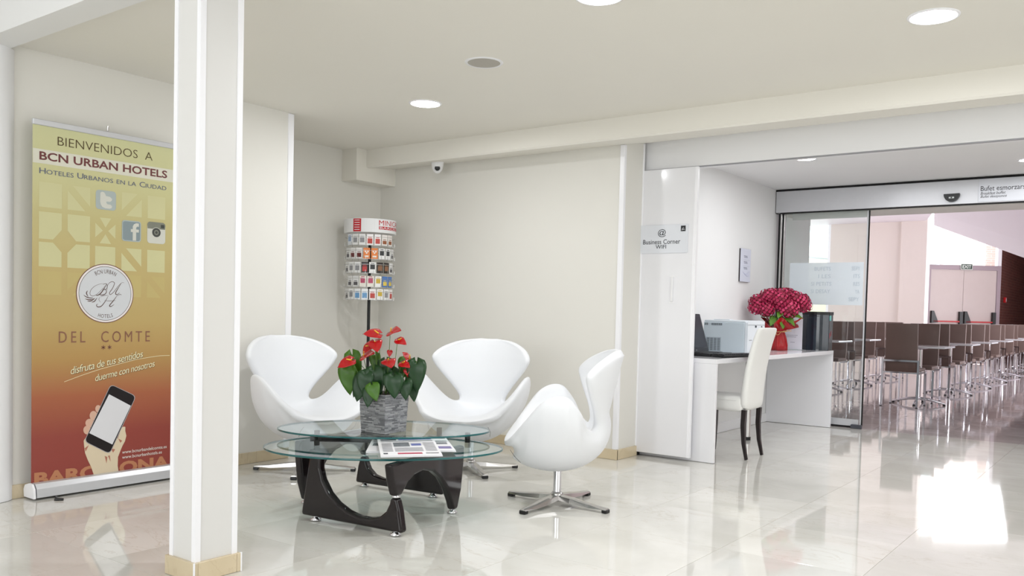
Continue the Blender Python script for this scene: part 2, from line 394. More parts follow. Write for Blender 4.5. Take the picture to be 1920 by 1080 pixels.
# downlights, speaker
def downlight(x, y, z, r, label, es=150):
    t = thing('ceiling_downlight', label, 'ceiling light', (x, y, z), group=None)
    obj('rim', MB().lathe([(r*.86, -.001), (r*.88, -.006), (r, -.004), (r*1.02, 0)], n=40), M_trim, t)
    obj('diffuser', MB().lathe([(0, -.003), (r*.87, -.003)], n=40), mat('lit_diffuser_%d' % es, S(255, 255, 255), .4, emit=(.97, .98, 1, 1), es=es), t)
    return t
downlight(-3.862, 4.185, Zc, .105, 'round lit ceiling light above the pillar side of the seating group')
downlight(-.838, 4.15, Zc, .105, 'round lit ceiling light nearest to the passage header, on the far right')
downlight(-1.935, 3.155, Zc, .105, 'round lit ceiling light cut off by the top edge of the photo')
downlight(-2.355, 7.11, 2.37, .09, 'small lit ceiling light in the passage above the desk', 90)
downlight(-.86, 8.0, 2.37, .09, 'small lit ceiling light in the passage above the breakfast sign', 90)
downlight(1.2, 3.6, Zc, .105, 'round lit ceiling light added outside the frame to the right')  # unseen extra lamp, added to brighten the seating area
t = thing('ceiling_speaker', 'flat pale grey round ceiling speaker between the lamps', 'speaker', (-2.957, 3.66, Zc))
obj('speaker_rim', MB().lathe([(.088, -.004), (.098, -.006), (.104, 0)], n=40), M_white_m, t)
obj('grille', MB().lathe([(0, -.005), (.088, -.004)], n=40), mat('speaker_grille', S(176, 172, 164), .6, var=.08, scale=200), t)

# ------------------------------------------------------------------ passage: folding door, operator, glass
lf = thing('folding_door_leaf', 'tall white lacquered folding door leaf carrying the business corner sign', 'door', (-3.165, 5.81, 0))
lw = .462
obj('leaf', MB().box(0, lw, -.018, .018, .03, 2.14, c=.004), M_white, lf)
obj('edge_strip', MB().box(lw-.004, lw+.016, -.014, .016, .03, 2.14, c=.002), M_trim, lf)
obj('edge_seal', MB().box(-.010, .0, -.008, .012, .03, 2.14), M_blackgap, lf)
obj('pull_handle', MB().box(.285, .325, -.021, -.017, 1.345, 1.355).box(.285, .325, -.021, -.017, 1.155, 1.165).box(.297, .313, -.030, -.017, 1.165, 1.345, c=.003), M_white_m, lf)
obj('floor_pivot', MB().box(.0, .055, -.012, .02, .003, .03, c=.002), M_blackgap, lf)
struct('door_track', MB().box(-3.18, 4.05, 5.845, 5.87, 2.143, 2.151), mat('track_grey', S(150, 150, 154), .4))
sg = thing('business_corner_sign', 'white acrylic sign reading Business Corner WIFI on the folding door leaf', 'sign', (-2.95, 5.79, 1.625))
obj('plate', MB().box(-.203, .203, -.006, .001, -.104, .104, c=.001), mat('sign_acrylic', S(226, 229, 236), .08, coat=.5), sg)
f = lambda u, v, d: (u, -.0065-d, v)
tb = MB()
text_mb(tb, '@', f, -.034, .030, .014, .072)
text_mb(tb, 'Business Corner', f, -.155, .147, -.037, -.003)
text_mb(tb, 'WIFI', f, -.050, .035, -.071, -.043)
obj('lettering', tb, M_ink, sg)
b = MB().box(.149, .186, -.0075, -.006, .052, .092)
obj('emblem', b, mat('emblem_black', S(24, 26, 32), .3), sg)
b = MB(); b.tube([(.157, -.0078, .058), (.160, -.0078, .070), (.170, -.0078, .079), (.175, -.0078, .070), (.168, -.0078, .066), (.160, -.0078, .068)], .0012, 5).tube([(.160, -.0078, .062), (.172, -.0078, .064), (.181, -.0078, .062)], .0011, 5)
obj('emblem_bird', b, M_paper, sg)

op = thing('door_operator', 'long aluminium drive box of the automatic glass door under the passage ceiling', 'door operator', (-3.178, 8.72, 2.13))
obj('cover', MB().box(.006, 7.2, 0, .11, .004, .218, c=.003), M_alu, op)
obj('shadow_gap', MB().box(0, 7.2, .012, .10, .218, .238).box(0, .006, .012, .10, 0, .238).box(.05, 7.2, .01, .05, -.006, .004), M_blackgap, op)
ds = thing('door_sensor', 'black half-round motion sensor on the door drive box', 'sensor', (-1.542, 8.72, 2.190))
b = MB(); pts = [(-.066, .036), (.066, .038)]+[(.066*math.cos(a), .034-.070*math.sin(a)) for a in [PI*k/16 for k in range(1, 16)]]
b.prism(pts, lambda u, v, d: (u, -d, v), 0, .035)
bevel(obj('sensor_body', b, M_black, ds), .004)
obj('sensor_eye', MB().box(-.022, .022, -.038, -.034, -.006, .008, c=.003), mat('sensor_lens', S(200, 205, 205), .2), ds)
obj('sensor_pupil', MB().lathe([(0, .002), (.006, 0)], n=16), M_black, ds, (0, -.038, .001), (PI/2, 0, 0))
bs = thing('breakfast_sign', 'grey plate reading Bufet esmorzars on the door drive box', 'sign', (-1.33, 8.715, 2.13))
obj('plate', MB().box(0, .52, -.002, .004, .012, .216, c=.001), mat('sign_silver', S(206, 208, 214), .3, metal=.2), bs)
tb = MB(); f = lambda u, v, d: (u, -.0025-d, v)
text_mb(tb, 'Bufet esmorzars', f, .018, .362, .108, .152)
text_mb(tb, 'Breakfast buffet', f, .018, .215, .074, .100, shear=.25)
text_mb(tb, 'Bufet desayunos', f, .018, .225, .040, .070, shear=.35)
obj('lettering', tb, M_ink, bs)

def glass_leaf():
    g = thing('sliding_glass_door', 'open glass sliding door leaf with a frosted band, beside the desk', 'glass door', (-3.14, 8.80, 0))
    W = .847
    obj('pane', MB().box(.045, W, -.006, .006, .085, 2.125), M_glass, g)
    obj('bottom_rail', MB().box(.03, W-.01, -.014, .014, .022, .086, c=.002), M_alu, g)
    obj('rubber_sweep', MB().box(.03, W-.01, -.008, .008, .004, .022), M_blackgap, g)
    obj('side_profile', MB().box(-.02, .0, -.02, .02, .005, 2.13).box(.018, .034, -.02, .02, .005, 2.13), M_blackgap, g)
    obj('steel_post', MB().box(0.0, .018, -.026, .026, .005, 2.13, c=.002).box(.034, .045, -.02, .02, .005, 2.13, c=.002), M_brushed, g)
    obj('edge_profile', MB().box(W, W+.014, -.012, .012, .03, 2.125, c=.002), M_alu, g)
    obj('edge_seal', MB().box(W+.014, W+.024, -.010, .010, .03, 2.125), M_blackgap, g)
    obj('floor_guide', MB().box(W-.075, W+.028, -.045, -.012, .002, .040, c=.004), mat('grey_guide', S(72, 74, 82), .4), g)
    obj('top_bracket', MB().box(.12, W, -.008, .008, 2.06, 2.128), mat('glass_clamp', S(196, 200, 196), .4, alpha=.55), g)
    fb = obj('frosted_band', MB().box(.11, W-.015, -.0085, -.0065, 1.205, 1.625), M_frost, g)
    tb = MB(); f = lambda u, v, d: (u, -.0088-d, v)
    M_ft = mat('film_lettering', S(186, 198, 208), .5)
    for st, u0, u1, v in (('BUFETS', .36, .52, 1.545), ('I LES', .40, .52, 1.470), ('SI PETITS', .33, .53, 1.395), ('SI DESAY', .33, .52, 1.320), ('SEPY', .72, .80, 1.545), ('ITS', .74, .80, 1.470), ('RES', .74, .80, 1.395), ('YA', .76, .80, 1.320), ('SEPY', .70, .80, 1.245)):
        text_mb(tb, st, f, u0, u1, v, v+.038)
    obj('film_lettering', tb, M_ft, g)
    obj('lock_cylinder', MB().lathe([(0, .004), (.010, .004), (.012, 0)], n=16), M_brushed, g, (.62, -.010, .20), (PI/2, 0, 0))
glass_leaf()

# ------------------------------------------------------------------ dining hall shell
zh = 3.0
M_hallwall = mat('hall_wall_paint', S(226, 216, 210), .6, var=.015, scale=1.2)
M_hallceil = mat('hall_ceiling_paint', S(226, 218, 224), .6, var=.01)
ce = MB()
def slab(mb, poly, z0, z1, mi=0): return mb.prism(poly, lambda u, v, d: (u, v, d), z0, z1, mi)
slab(ce, [(-7.5, 9.35), (2.6, 9.35), (2.6, 11.05), (.36, 11.05), (-2.48, 15.59), (-3.20, 16.55), (-3.60, 18.0), (-3.74, 18.35), (-7.5, 18.35)], zh, zh+.25)
struct('dining_ceiling', ce, M_hallceil)
# sloping underside of the stair that comes down over the room
sq_ = [(-3.20, 16.55, 2.74), (-.59, 12.33, 1.55), (.36, 11.05, 3.0), (-2.48, 15.59, 3.0)]
st_ = MB().add(sq_+[(x, y, z+.22) for x, y, z in sq_], [(0, 1, 2, 3), (4, 7, 6, 5), (0, 4, 5, 1), (1, 5, 6, 2), (2, 6, 7, 3), (3, 7, 4, 0)])
st_.add([(-3.20, 16.55, 2.74), (-3.20, 16.55, 3.02), (-2.48, 15.59, 3.02), (-2.48, 15.59, 3.0)], [(0, 1, 2, 3)])
struct('stair_underside', st_, M_hallceil)
struct('void_ceiling', slab(MB(), [(-3.95, 11.3), (2.6, 11.3), (2.6, 41), (-3.3, 41), (-3.2, 25.0), (-4.95, 23.9), (-3.95, 18.5)], 4.7, 4.8), M_hallceil)
struct('void_near_wall', MB().box(-3.95, 2.6, 11.2, 11.3, 3.25, 4.8).box(-4.05, -3.95, 11.2, 18.5, 3.25, 4.8), M_hallceil)
struct('wall_dining_beige', MB().box(-5.45, -4.09, 18.2, 18.5, 0, zh).box(-4.09, -3.62, 18.16, 18.5, 0, 4.7), M_hallwall)
struct('wall_dining_left', MB().box(-7.6, -7.4, 9.0, 18.5, 0, 4.8), M_hallwall)
struct('wall_dining_right', MB().box(2.5, 2.65, 9.3, 41, 0, 4.8), M_hallwall)
struct('wall_dining_near', MB().box(-7.6, -3.34, 9.2, 9.35, 0, 3.1).box(2.5, 4.2, 9.2, 9.35, 0, 3.1), M_hallwall)
struct('wall_void_side', slab(MB(), [(-3.95, 18.5), (-3.70, 18.5), (-4.70, 23.95), (-4.95, 23.80)], 0, 4.75), M_hallwall)
# window beside the beige wall, with a balcony outside
wd = struct('window_1', MB().box(-7.4, -7.36, 18.2, 18.3, 0, zh).box(-5.50, -5.45, 18.2, 18.3, 0, zh).box(-7.4, -5.45, 18.2, 18.3, 0, .08).box(-6.45, -6.42, 18.2, 18.3, 0, zh), M_trim)
obj('pane', MB().box(-7.36, -6.45, 18.245, 18.255, .08, zh), M_glass, wd); obj('pane', MB().box(-6.42, -5.50, 18.245, 18.255, .08, zh), M_glass, wd)
par = struct('balcony_parapet', MB().box(-7.3, -5.2, 19.4, 19.55, 0, 2.38), mat('cream_render', S(246, 236, 205), .7))
hr = thing('balcony_handrail', 'pale grey handrail on top of the cream balcony wall outside', 'handrail', (-6.2, 19.3, 2.36))
obj('rail', MB().tube([(-1.2, 0, .16), (.62, -.45, -.02)], .03, 10), M_alu, hr)
obj('bracket', MB().tube([(-.5, -.16, .09), (-.5, .12, .0)], .012, 6), M_alu, hr)

# exit wall (turned 36.66 deg): local s along the wall, y into the wall
EXR = math.atan2(.5967, .8017)
P0 = Vector((-.5967*22, .8017*22, 0))
ex = bpy.data.objects.new('exit_frame', None)
def EX(s, dy, z):   # world point on the exit wall
    s = 10.48+(s-10.53)*.965
    return (P0.x+RT.x*s+FW.x*dy, P0.y+RT.y*s+FW.y*dy, z)
def exb(mb, s0, s1, y0, y1, z0, z1, mi=0):
    A = [EX(s, y, z) for z in (z0, z1) for s, y in ((s0, y0), (s1, y0), (s1, y1), (s0, y1))]
    return mb.add(A, [(0,3,2,1),(4,5,6,7),(0,1,5,4),(1,2,6,5),(2,3,7,6),(3,0,4,7)], False, mi)
struct('wall_exit', exb(exb(MB(), 10.2, 10.53, 0, .2, 0, 4.8), 10.53, 12.46, 0, .2, 4.5, 4.8), M_hallwall)
fr = mat('door_frame_mauve', S(168, 152, 160), .4)
d1 = struct('door_1', exb(exb(exb(MB(), 10.53, 10.62, -.03, .1, 0, 2.50), 12.36, 12.46, -.03, .1, 0, 2.50), 10.62, 12.36, -.03, .1, 2.38, 2.50), fr)
M_leafc = mat('exit_door_beige', S(206, 194, 190), .4)
for s0, s1 in ((10.63, 11.485), (11.495, 12.35)):
    obj('door_leaf', exb(MB(), s0, s1, -.01, .05, .01, 2.375), M_leafc, d1)
    obj('panic_bar', exb(MB(), s0+.06, s1-.06, -.09, -.06, 1.05, 1.085), mat('red_bar', S(190, 30, 36), .4), d1)
    b = exb(MB(), s1-.10, s1-.02, -.10, -.01, .99, 1.32)
    A = [EX(s0+.02, -.09, 1.33), EX(s0+.08, -.09, 1.33), EX(s0+.20, -.09, 1.04), EX(s0+.02, -.09, 1.02)]
    B = [EX(s0+.02, -.01, 1.33), EX(s0+.08, -.01, 1.33), EX(s0+.20, -.01, 1.04), EX(s0+.02, -.01, 1.02)]
    b.add(A+B, [(0,1,2,3),(7,6,5,4),(0,4,5,1),(1,5,6,2),(2,6,7,3),(3,7,4,0)])
    obj('bar_bracket', b, M_black, d1)
win2 = struct('window_2', exb(exb(exb(MB(), 10.53, 10.58, .0, .1, 2.50, 4.5), 12.36, 12.46, -.02, .1, 2.5, 4.5), 10.58, 12.36, 0, .1, 4.42, 4.5), M_trim)
obj('pane', exb(MB(), 10.58, 12.36, .045, .055, 2.50, 4.42), M_glass, win2)
ns = thing('exit_sign', 'green and white EXIT sign above the double door', 'sign', EX(11.53, -.05, 2.46), EXR)
obj('sign_plate', MB().box(-.15, .15, -.01, .0, -.075, .075, c=.002), mat('sign_border', S(225, 235, 225), .4), ns)
obj('sign_face', MB().box(-.135, .135, -.014, -.01, -.06, .06), mat('sign_green', S(40, 62, 52), .4), ns)
obj('lettering', text_mb(MB(), 'EXIT', lambda u, v, d: (u, -.0145-d, v), -.11, .11, -.04, .04, bold=.02), mat('sign_text', S(235, 245, 238), .4), ns)
struct('wall_brick', MB().box(-3.27, -3.235, 25.02, 41, 0, 4.7), brick_mat('red_brick', S(112, 58, 48), S(96, 46, 38), S(120, 84, 74)))
struct('wall_far', MB().box(-3.5, 2.6, 40.9, 41, 0, 4.8), M_hallwall)
# sunlit brick building outside the window
bo = obj('neighbour_building', exb(MB(), 15.42, 24, 6.0, 9.0, 0, 9), brick_mat('pale_brick', S(235, 200, 190), S(225, 188, 178), S(240, 225, 220), 'X'))
tag(bo, 'pale pink brick building seen through the window above the exit', 'building')
fa = thing('fire_alarm', 'small red fire alarm call point on the brick wall', 'fire alarm', (-3.235, 25.75, 1.66))
obj('alarm_box', MB().box(0, .06, -.08, .08, -.07, .07, c=.01), mat('alarm_red', S(205, 30, 36), .35), fa)
obj('alarm_glass', MB().box(.06, .064, -.045, .045, -.04, .04), M_paper, fa)
rl = thing('hall_ceiling_ring', 'thin flat ring lamp below the sloping stair underside', 'ceiling light', (-1.15, 12.9, 2.42))
obj('ring', MB().lathe([(.24, -.001), (.25, -.012), (.27, -.012), (.28, -.001), (.24, -.001)], n=40), M_alu, rl)
obj('hanger', MB().tube([(0, .25, 0), (0, .25, .55)], .004, 6).tube([(0, -.26, 0), (0, -.26, .55)], .004, 6), M_alu, rl)

# ------------------------------------------------------------------ roll-up banner
bn = thing('rollup_banner', 'tall roll-up banner with yellow to red print and aluminium foot, by the left wall', 'banner', (-4.79, 2.575, 0))
BY, BX = 2.575, -4.79
def bt(px, py):      # point on the banner sheet measured in the photo -> local (u, z)
    y, z = on_x(px, py, BX); return y-BY, z
m = bpy.data.materials.new('banner_print'); m.use_nodes = True; nt = m.node_tree; b_ = nt.nodes['Principled BSDF']
tc = nt.nodes.new('ShaderNodeTexCoord'); sp = nt.nodes.new('ShaderNodeSeparateXYZ'); nt.links.new(tc.outputs['Object'], sp.inputs[0])
mr = nt.nodes.new('ShaderNodeMapRange'); mr.inputs['From Max'].default_value = 2.0; nt.links.new(sp.outputs['Z'], mr.inputs['Value'])
rp = nt.nodes.new('ShaderNodeValToRGB'); e = rp.color_ramp.elements
e[0].position = .03; e[0].color = S(146, 64, 56); e[1].position = 1.0; e[1].color = S(208, 208, 160)
for p_, c_ in ((.16, S(148, 68, 58)), (.27, S(168, 98, 66)), (.37, S(180, 142, 84)), (.48, S(190, 164, 104)), (.62, S(194, 174, 116)), (.75, S(196, 184, 128)), (.86, S(204, 200, 148))):
    x = e.new(p_); x.color = c_
nt.links.new(mr.outputs['Result'], rp.inputs['Fac']); nt.links.new(rp.outputs['Color'], b_.inputs['Base Color']); b_.inputs['Roughness'].default_value = .38
M_banner = m
HW = .412
obj('sheet', MB().box(-.003, 0, -HW, HW, .08, 2.0), M_banner, bn)
obj('top_rail', MB().box(-.012, .008, -HW-.002, HW+.002, 1.993, 2.024, c=.003), M_alu, bn)
pts = [(-.055, .012), (-.06, .05), (-.045, .075), (0, .088), (.03, .085), (.05, .06), (.055, .012)]
bevel(obj('foot_case', MB().prism(pts, lambda u, v, d: (u, d, v), -HW+.006, HW+.006), M_alu, bn), .002)
for sgn in (-1, 1):
    pts2 = [(u*1.04, .010+(v-.012)*1.03) for u, v in pts]
    obj('end_cap', MB().prism(pts2, lambda u, v, d: (u, d, v), sgn*(HW+.001), sgn*(HW+.012)), M_trim, bn)
obj('swivel_foot', MB().tube([(.02, -.30, .008), (.13, -.33, .006)], .006, 8).tube([(.118, -.345, .005), (.145, -.312, .005)], .008, 8), M_black, bn)
obj('support_pole', MB().tube([(-.03, 0, .05), (-.03, 0, 2.0), (-.012, 0, 2.035), (-.008, 0, 2.058)], .007, 10), M_brushed, bn)
fb = lambda u, v, d: (d, u, v)
def BB(l): return [bt(*p) for p in l]
def bpoly(mb, l, d, mi=0):     # flat printed shape from photo points
    P = BB(l); mb.add([(d, u, v) for u, v in P], [tuple(range(len(P)))], False, mi); return mb
# paler window lattice printed on the upper half
lt = MB()
U = [bt(x, 360)[0] for x in (73, 116, 127, 169, 179, 217, 228.5, 266, 277, 310)]
cols_ = [(U[0], U[1]), (U[2], U[3]), (U[4], U[5]), (U[6], U[7]), (U[8], U[9])]
z_at = lambda y: bt(73, y)[1]
rows_ = [(z_at(387), z_at(340)), (z_at(447), z_at(396)), (z_at(499), z_at(453)), (z_at(552), z_at(508))]
def cellp(r, c, kind):
    (v0, v1), (u0, u1) = rows_[r], cols_[c]; a = (u1-u0)*.38; b2 = (v1-v0)*.38; q = (u1-u0); h = v1-v0; g = .22
    if kind == 'sq': P = [[(u0, v0), (u1, v0), (u1, v1), (u0, v1)]]
    elif kind == 'br': P = [[(u0, v0), (u1-a, v0), (u1, v0+b2), (u1, v1), (u0, v1)]]
    elif kind == 'bl': P = [[(u0+a, v0), (u1, v0), (u1, v1), (u0, v1), (u0, v0+b2)]]
    elif kind == 'tr': P = [[(u0, v0), (u1, v0), (u1, v1-b2), (u1-a, v1), (u0, v1)]]
    elif kind == 'tl': P = [[(u0, v0), (u1, v0), (u1, v1), (u0+a, v1), (u0, v1-b2)]]
    elif kind == 'dn': P = [[(u0, v0), (u1-g*q, v0), (u0, v1-g*h)], [(u1, v1), (u0+g*q, v1), (u1, v0+g*h)]]
    elif kind == 'up': P = [[(u1, v0), (u1, v1-g*h), (u0+g*q, v0)], [(u0, v1), (u0, v0+g*h), (u1-g*q, v1)]]
    else: P = [[(u0+g*q, v1), ((u0+u1)/2, (v0+v1)/2+g*h*.6), (u1-g*q, v1)], [(u0+g*q, v0), (u1-g*q, v0), ((u0+u1)/2, (v0+v1)/2-g*h*.6)],
               [(u0, v0+g*h), ((u0+u1)/2-g*q*.6, (v0+v1)/2), (u0, v1-g*h)], [(u1, v0+g*h), (u1, v1-g*h), ((u0+u1)/2+g*q*.6, (v0+v1)/2)]]
    for pl_ in P: lt.add([(.0006, u, v) for u, v in pl_], [tuple(range(len(pl_)))], False, 0 if r < 3 else 1)
for r, ks in enumerate((('sq', 'dn', None, 'up', 'sq'), ('br', 'bl', 'x', None, None), ('tr', 'tl', 'sq', 'dn', 'sq'), ('sq', 'up', 'x', 'sq', 'dn'))):
    for c_, k in enumerate(ks):
        if k: cellp(r, c_, k)
obj('lattice_print', lt, [mat('lattice_pale', S(208, 204, 156), .4), mat('lattice_faint', S(196, 178, 118), .4)], bn, recalc=False)
bd = MB(); (u_, va) = bt(62, 277); (_, vb) = bt(62, 304)
bd.add([(.0008, -HW, vb), (.0008, HW, vb), (.0008, HW, va), (.0008, -HW, va)], [(0, 1, 2, 3)])
obj('pale_band', bd, mat('band_pale', S(222, 220, 204), .4), bn)
def btext(mb, pieces, pxl, ytl, ybl, pxr, d=.0014, **k):
    u0, v1 = bt(pxl, ytl); _, v0 = bt(pxl, ybl); u1, _ = bt(pxr, 400)
    return text_mb(mb, pieces, fb, u0, u1, v0, v1, d, **k)
obj('greeting_lettering', btext(MB(), 'BIENVENIDOS  A', 108, 256, 272.4, 284.8, bold=-.012), mat('ink_brown', S(84, 66, 34), .5), bn)
obj('title_lettering', btext(MB(), 'BCN URBAN HOTELS', 73.7, 283, 299, 312.5, bold=.022), mat('ink_maroon', S(112, 58, 58), .5), bn)
sm = []
for wrd in ('HOTELES', 'URBANOS', 'en', 'la', 'CIUDAD'):
    if wrd.isupper(): sm += [(wrd[0], 1.0), (wrd[1:]+' ', .78)]
    else: sm += [(wrd.upper(), .78)]
    sm += [('.', .01)]*1
V_ = []
def smallcaps(mb, words_, fn, u0, u1, v0, v1, d, **k):
    parts = []; adv = 0
    for wd_ in words_:
        for st, sz in wd_:
            V, F = text_polys([(st, sz)], **k); w_ = max(v[0] for v in V)-min(v[0] for v in V); parts.append((V, F, adv)); adv += w_+.07
        adv += .30
    tot = adv-.37; s_ = (u1-u0)/tot; H_ = max(v[1] for v in parts[0][0])
    for V, F, a in parts:
        b0 = min(v[1] for v in V); mb.add([fn(u0+(x+a)*s_, v0+max(y, 0)*(v1-v0)/H_, d) for x, y in V], F)
    return mb
u0, v1 = bt(73.7, 313.8); _, v0 = bt(73.7, 324.5); u1, _ = bt(311.2, 400)
obj('subtitle_lettering', smallcaps(MB(), [[('H', 1), ('OTELES', .78)], [('U', 1), ('RBANOS', .78)], [('EN', .78)], [('LA', .78)], [('C', 1), ('IUDAD', .78)]], fb, u0, u1, v0, v1, .0014), mat('ink_blue_grey', S(96, 104, 128), .5), bn)

def rrect(u0, u1, v0, v1, r, n=5):
    P = []
    for cx, cy, a in ((u1-r, v1-r, 0), (u0+r, v1-r, PI/2), (u0+r, v0+r, PI), (u1-r, v0+r, 1.5*PI)):
        P += [(cx+r*math.cos(a+PI/2*k/n), cy+r*math.sin(a+PI/2*k/n)) for k in range(n+1)]
    return P
def flat(mb, P, d, mi=0):
    mb.add([(d, u, v) for u, v in P], [tuple(range(len(P)))], False, mi); return mb
def icon_box(x0, y0, x1, y1):
    a = bt(x0, y0); b2 = bt(x1, y0); c2 = bt(x0, y1); return a[0], b2[0], c2[1], a[1]
M_i1 = mat('icon_blue_grey', S(174, 184, 182), .35); M_i2 = mat('icon_slate', S(136, 150, 154), .35); M_i3 = mat('icon_pale', S(212, 212, 202), .4); M_i4 = mat('icon_grey', S(128, 130, 118), .35)
M_i5 = mat('icon_dark', S(70, 72, 68), .35)
u0, u1, v0, v1 = icon_box(179.5, 355, 217.5, 391.5); ww = u1-u0; hh = v1-v0
ic = MB(); flat(ic, rrect(u0, u1, v0, v1, ww*.16), .0012, 0)
tt = [(.22, .86), (.30, .92), (.40, .90), (.47, .80), (.50, .72), (.70, .70), (.80, .60), (.78, .50), (.70, .44), (.52, .44), (.52, .36), (.58, .30), (.72, .30), (.80, .22), (.78, .12), (.68, .08), (.46, .08), (.32, .14), (.24, .26), (.21, .42)]
flat(ic, [(u0+ww*a, v0+hh*b2) for a, b2 in tt], .0016, 1)
obj('bird_network_icon', ic, [M_i1, M_i3], bn, recalc=False)
u0, u1, v0, v1 = icon_box(228.5, 412, 264.5, 451.5); ww = u1-u0; hh = v1-v0
ic = MB(); flat(ic, rrect(u0, u1, v0, v1, ww*.14), .0012, 0); flat(ic, rrect(u0+ww*.05, u1-ww*.05, v0+hh*.05, v1-hh*.05, ww*.11), .0014, 1)
ff = [(.56, .06), (.74, .06), (.74, .46), (.88, .46), (.88, .60), (.74, .60), (.74, .68), (.78, .74), (.88, .74), (.88, .90), (.74, .90), (.62, .84), (.56, .74), (.56, .60), (.46, .60), (.46, .46), (.56, .46)]
flat(ic, [(u0+ww*a, v0+hh*b2) for a, b2 in ff], .0016, 2)
obj('letter_f_icon', ic, [M_i1, M_i2, M_i3], bn, recalc=False)
u0, u1, v0, v1 = icon_box(276, 415, 310, 455.5); ww = u1-u0; hh = v1-v0
ic = MB(); flat(ic, rrect(u0, u1, v0, v1, ww*.16), .0012, 0)
flat(ic, [(u0+ww*.02, v1-hh*.32), (u1-ww*.02, v1-hh*.32)]+[(p[0], p[1]) for p in rrect(u0, u1, v1-hh*.5, v1, ww*.16)[:12]], .0014, 1)
for rad, mi_, d_ in ((.26, 0, .0016), (.235, 2, .0018), (.13, 1, .0020), (.07, 2, .0022)):
    flat(ic, [(u0+ww*.5+ww*rad*math.cos(a), v0+hh*.52+ww*rad*math.sin(a)) for a in [2*PI*k/24 for k in range(24)]], d_, mi_)
flat(ic, [(u0+ww*.74, v1-hh*.26), (u0+ww*.94, v1-hh*.26), (u0+ww*.94, v1-hh*.1), (u0+ww*.74, v1-hh*.1)], .0017, 2)
obj('camera_icon', ic, [M_i3, M_i4, M_i5], bn, recalc=False)
# round emblem
cu_, cv_ = bt(197.7, 550.3); rz_ = bt(197.7, 494.9)[1]-cv_; ru_ = rz_
em = MB()
def disc(mb, r, d, mi): return flat(mb, [(cu_+r*math.cos(a), cv_+r*math.sin(a)) for a in [2*PI*k/64 for k in range(64)]], d, mi)
disc(em, rz_, .0012, 0); disc(em, rz_*.975, .0014, 1); disc(em, rz_*.915, .0016, 2); disc(em, rz_*.90, .0018, 3)
obj('emblem_disc', em, [mat('emblem_ring', S(112, 66, 56), .4), mat('emblem_white', S(236, 228, 226), .4), mat('emblem_line', S(70, 62, 62), .4), mat('emblem_field', S(212, 214, 218), .4)], bn, recalc=False)
et = MB()
def arc_text(mb, st, a_mid, span, r, h, flip):
    V, F = text_polys([(st, 1.0)], space=1.1); x0 = min(v[0] for v in V); x1 = max(v[0] for v in V)
    out = []
    for x, y in V:
        t_ = (x-x0)/(x1-x0)-.5
        if not flip: a = a_mid-t_*span; rr = r+y*h/.72
        else: a = a_mid+t_*span; rr = r+h-y*h/.72
        out.append((.0021, cu_+rr*math.cos(a), cv_+rr*math.sin(a)))
    mb.add(out, F)
arc_text(et, 'BCN URBAN', PI/2, 1.02, rz_*.68, rz_*.14, False)
arc_text(et, 'HOTELS', -PI/2, .66, rz_*.70, rz_*.13, True)
def stroke(mb, pts, wmax, d=.0022, taper=True, mi=0):   # pts in photo zoom coordinates of the emblem (scale 7.714)
    P = []
    for i in range(len(pts)-1):
        p0 = pts[max(i-1, 0)]; p1 = pts[i]; p2 = pts[i+1]; p3 = pts[min(i+2, len(pts)-1)]
        for k in range(6):
            t_ = k/6
            P.append(tuple(.5*((2*p1[j])+(-p0[j]+p2[j])*t_+(2*p0[j]-5*p1[j]+4*p2[j]-p3[j])*t_*t_+(-p0[j]+3*p1[j]-3*p2[j]+p3[j])*t_**3) for j in (0, 1)))
    P.append(pts[-1]); Q = [bt(130+x/7.714, 480+y/7.714) for x, y in P]; n = len(Q); L_ = []; R_ = []
    for i in range(n):
        a = Vector(Q[min(i+1, n-1)])-Vector(Q[max(i-1, 0)]); a = a.normalized() if a.length > 0 else Vector((1, 0)); nn = Vector((-a.y, a.x))
        wv = wmax*(.25+.75*math.sin(PI*i/(n-1))) if taper else wmax
        L_.append(Vector(Q[i])+nn*wv/2); R_.append(Vector(Q[i])-nn*wv/2)
    mb.add([(d, p.x, p.y) for p in L_+R_], [(i, i+1, n+i+1, n+i) for i in range(n-1)], False, mi)
W1 = .0035
for pts, wv in (([(535, 405), (500, 470), (450, 540), (400, 570), (380, 560)], W1*1.6), ([(520, 400), (440, 405), (360, 440), (305, 500), (300, 560), (340, 578), (400, 550), (470, 480), (520, 425)], W1*.7),
                ([(470, 480), (530, 480), (545, 440), (530, 400), (480, 415)], W1), ([(500, 485), (535, 500), (520, 545), (470, 565), (435, 555), (440, 540)], W1*1.3),
                ([(545, 495), (545, 440), (575, 390), (620, 372), (650, 395), (620, 470), (580, 530), (590, 558), (640, 520), (700, 440), (760, 385), (790, 390)], W1), ([(745, 400), (700, 470), (665, 540), (690, 558), (725, 530)], W1*1.4),
                ([(440, 590), (425, 630), (450, 670)], W1*.6), ([(450, 590), (500, 572), (560, 570)], W1*.7), ([(560, 575), (520, 650), (460, 725), (405, 735), (390, 705), (415, 695)], W1*1.4), ([(690, 570), (640, 640), (580, 715), (600, 730), (645, 700)], W1*1.5), ([(500, 645), (580, 650), (670, 645)], W1*.7), ([(690, 575), (730, 555), (755, 565)], W1*.8),
                ([(260, 500), (245, 540), (270, 590)], W1*1.6), ([(205, 562), (240, 590), (290, 605), (340, 600)], W1*1.5), ([(225, 618), (280, 632), (350, 615)], W1*1.5), ([(258, 655), (310, 648), (370, 610)], W1*1.7), ([(318, 668), (360, 655), (398, 605)], W1*1.5)):
    stroke(et, pts, wv)
obj('emblem_lettering', et, mat('emblem_ink', S(92, 66, 58), .5), bn, recalc=False)
obj('house_name_lettering', btext(MB(), 'DEL  COMTE', 110, 621.3, 643, 283, space=1.45), mat('ink_rosy_brown', S(140, 96, 76), .5), bn)
as_ = MB()
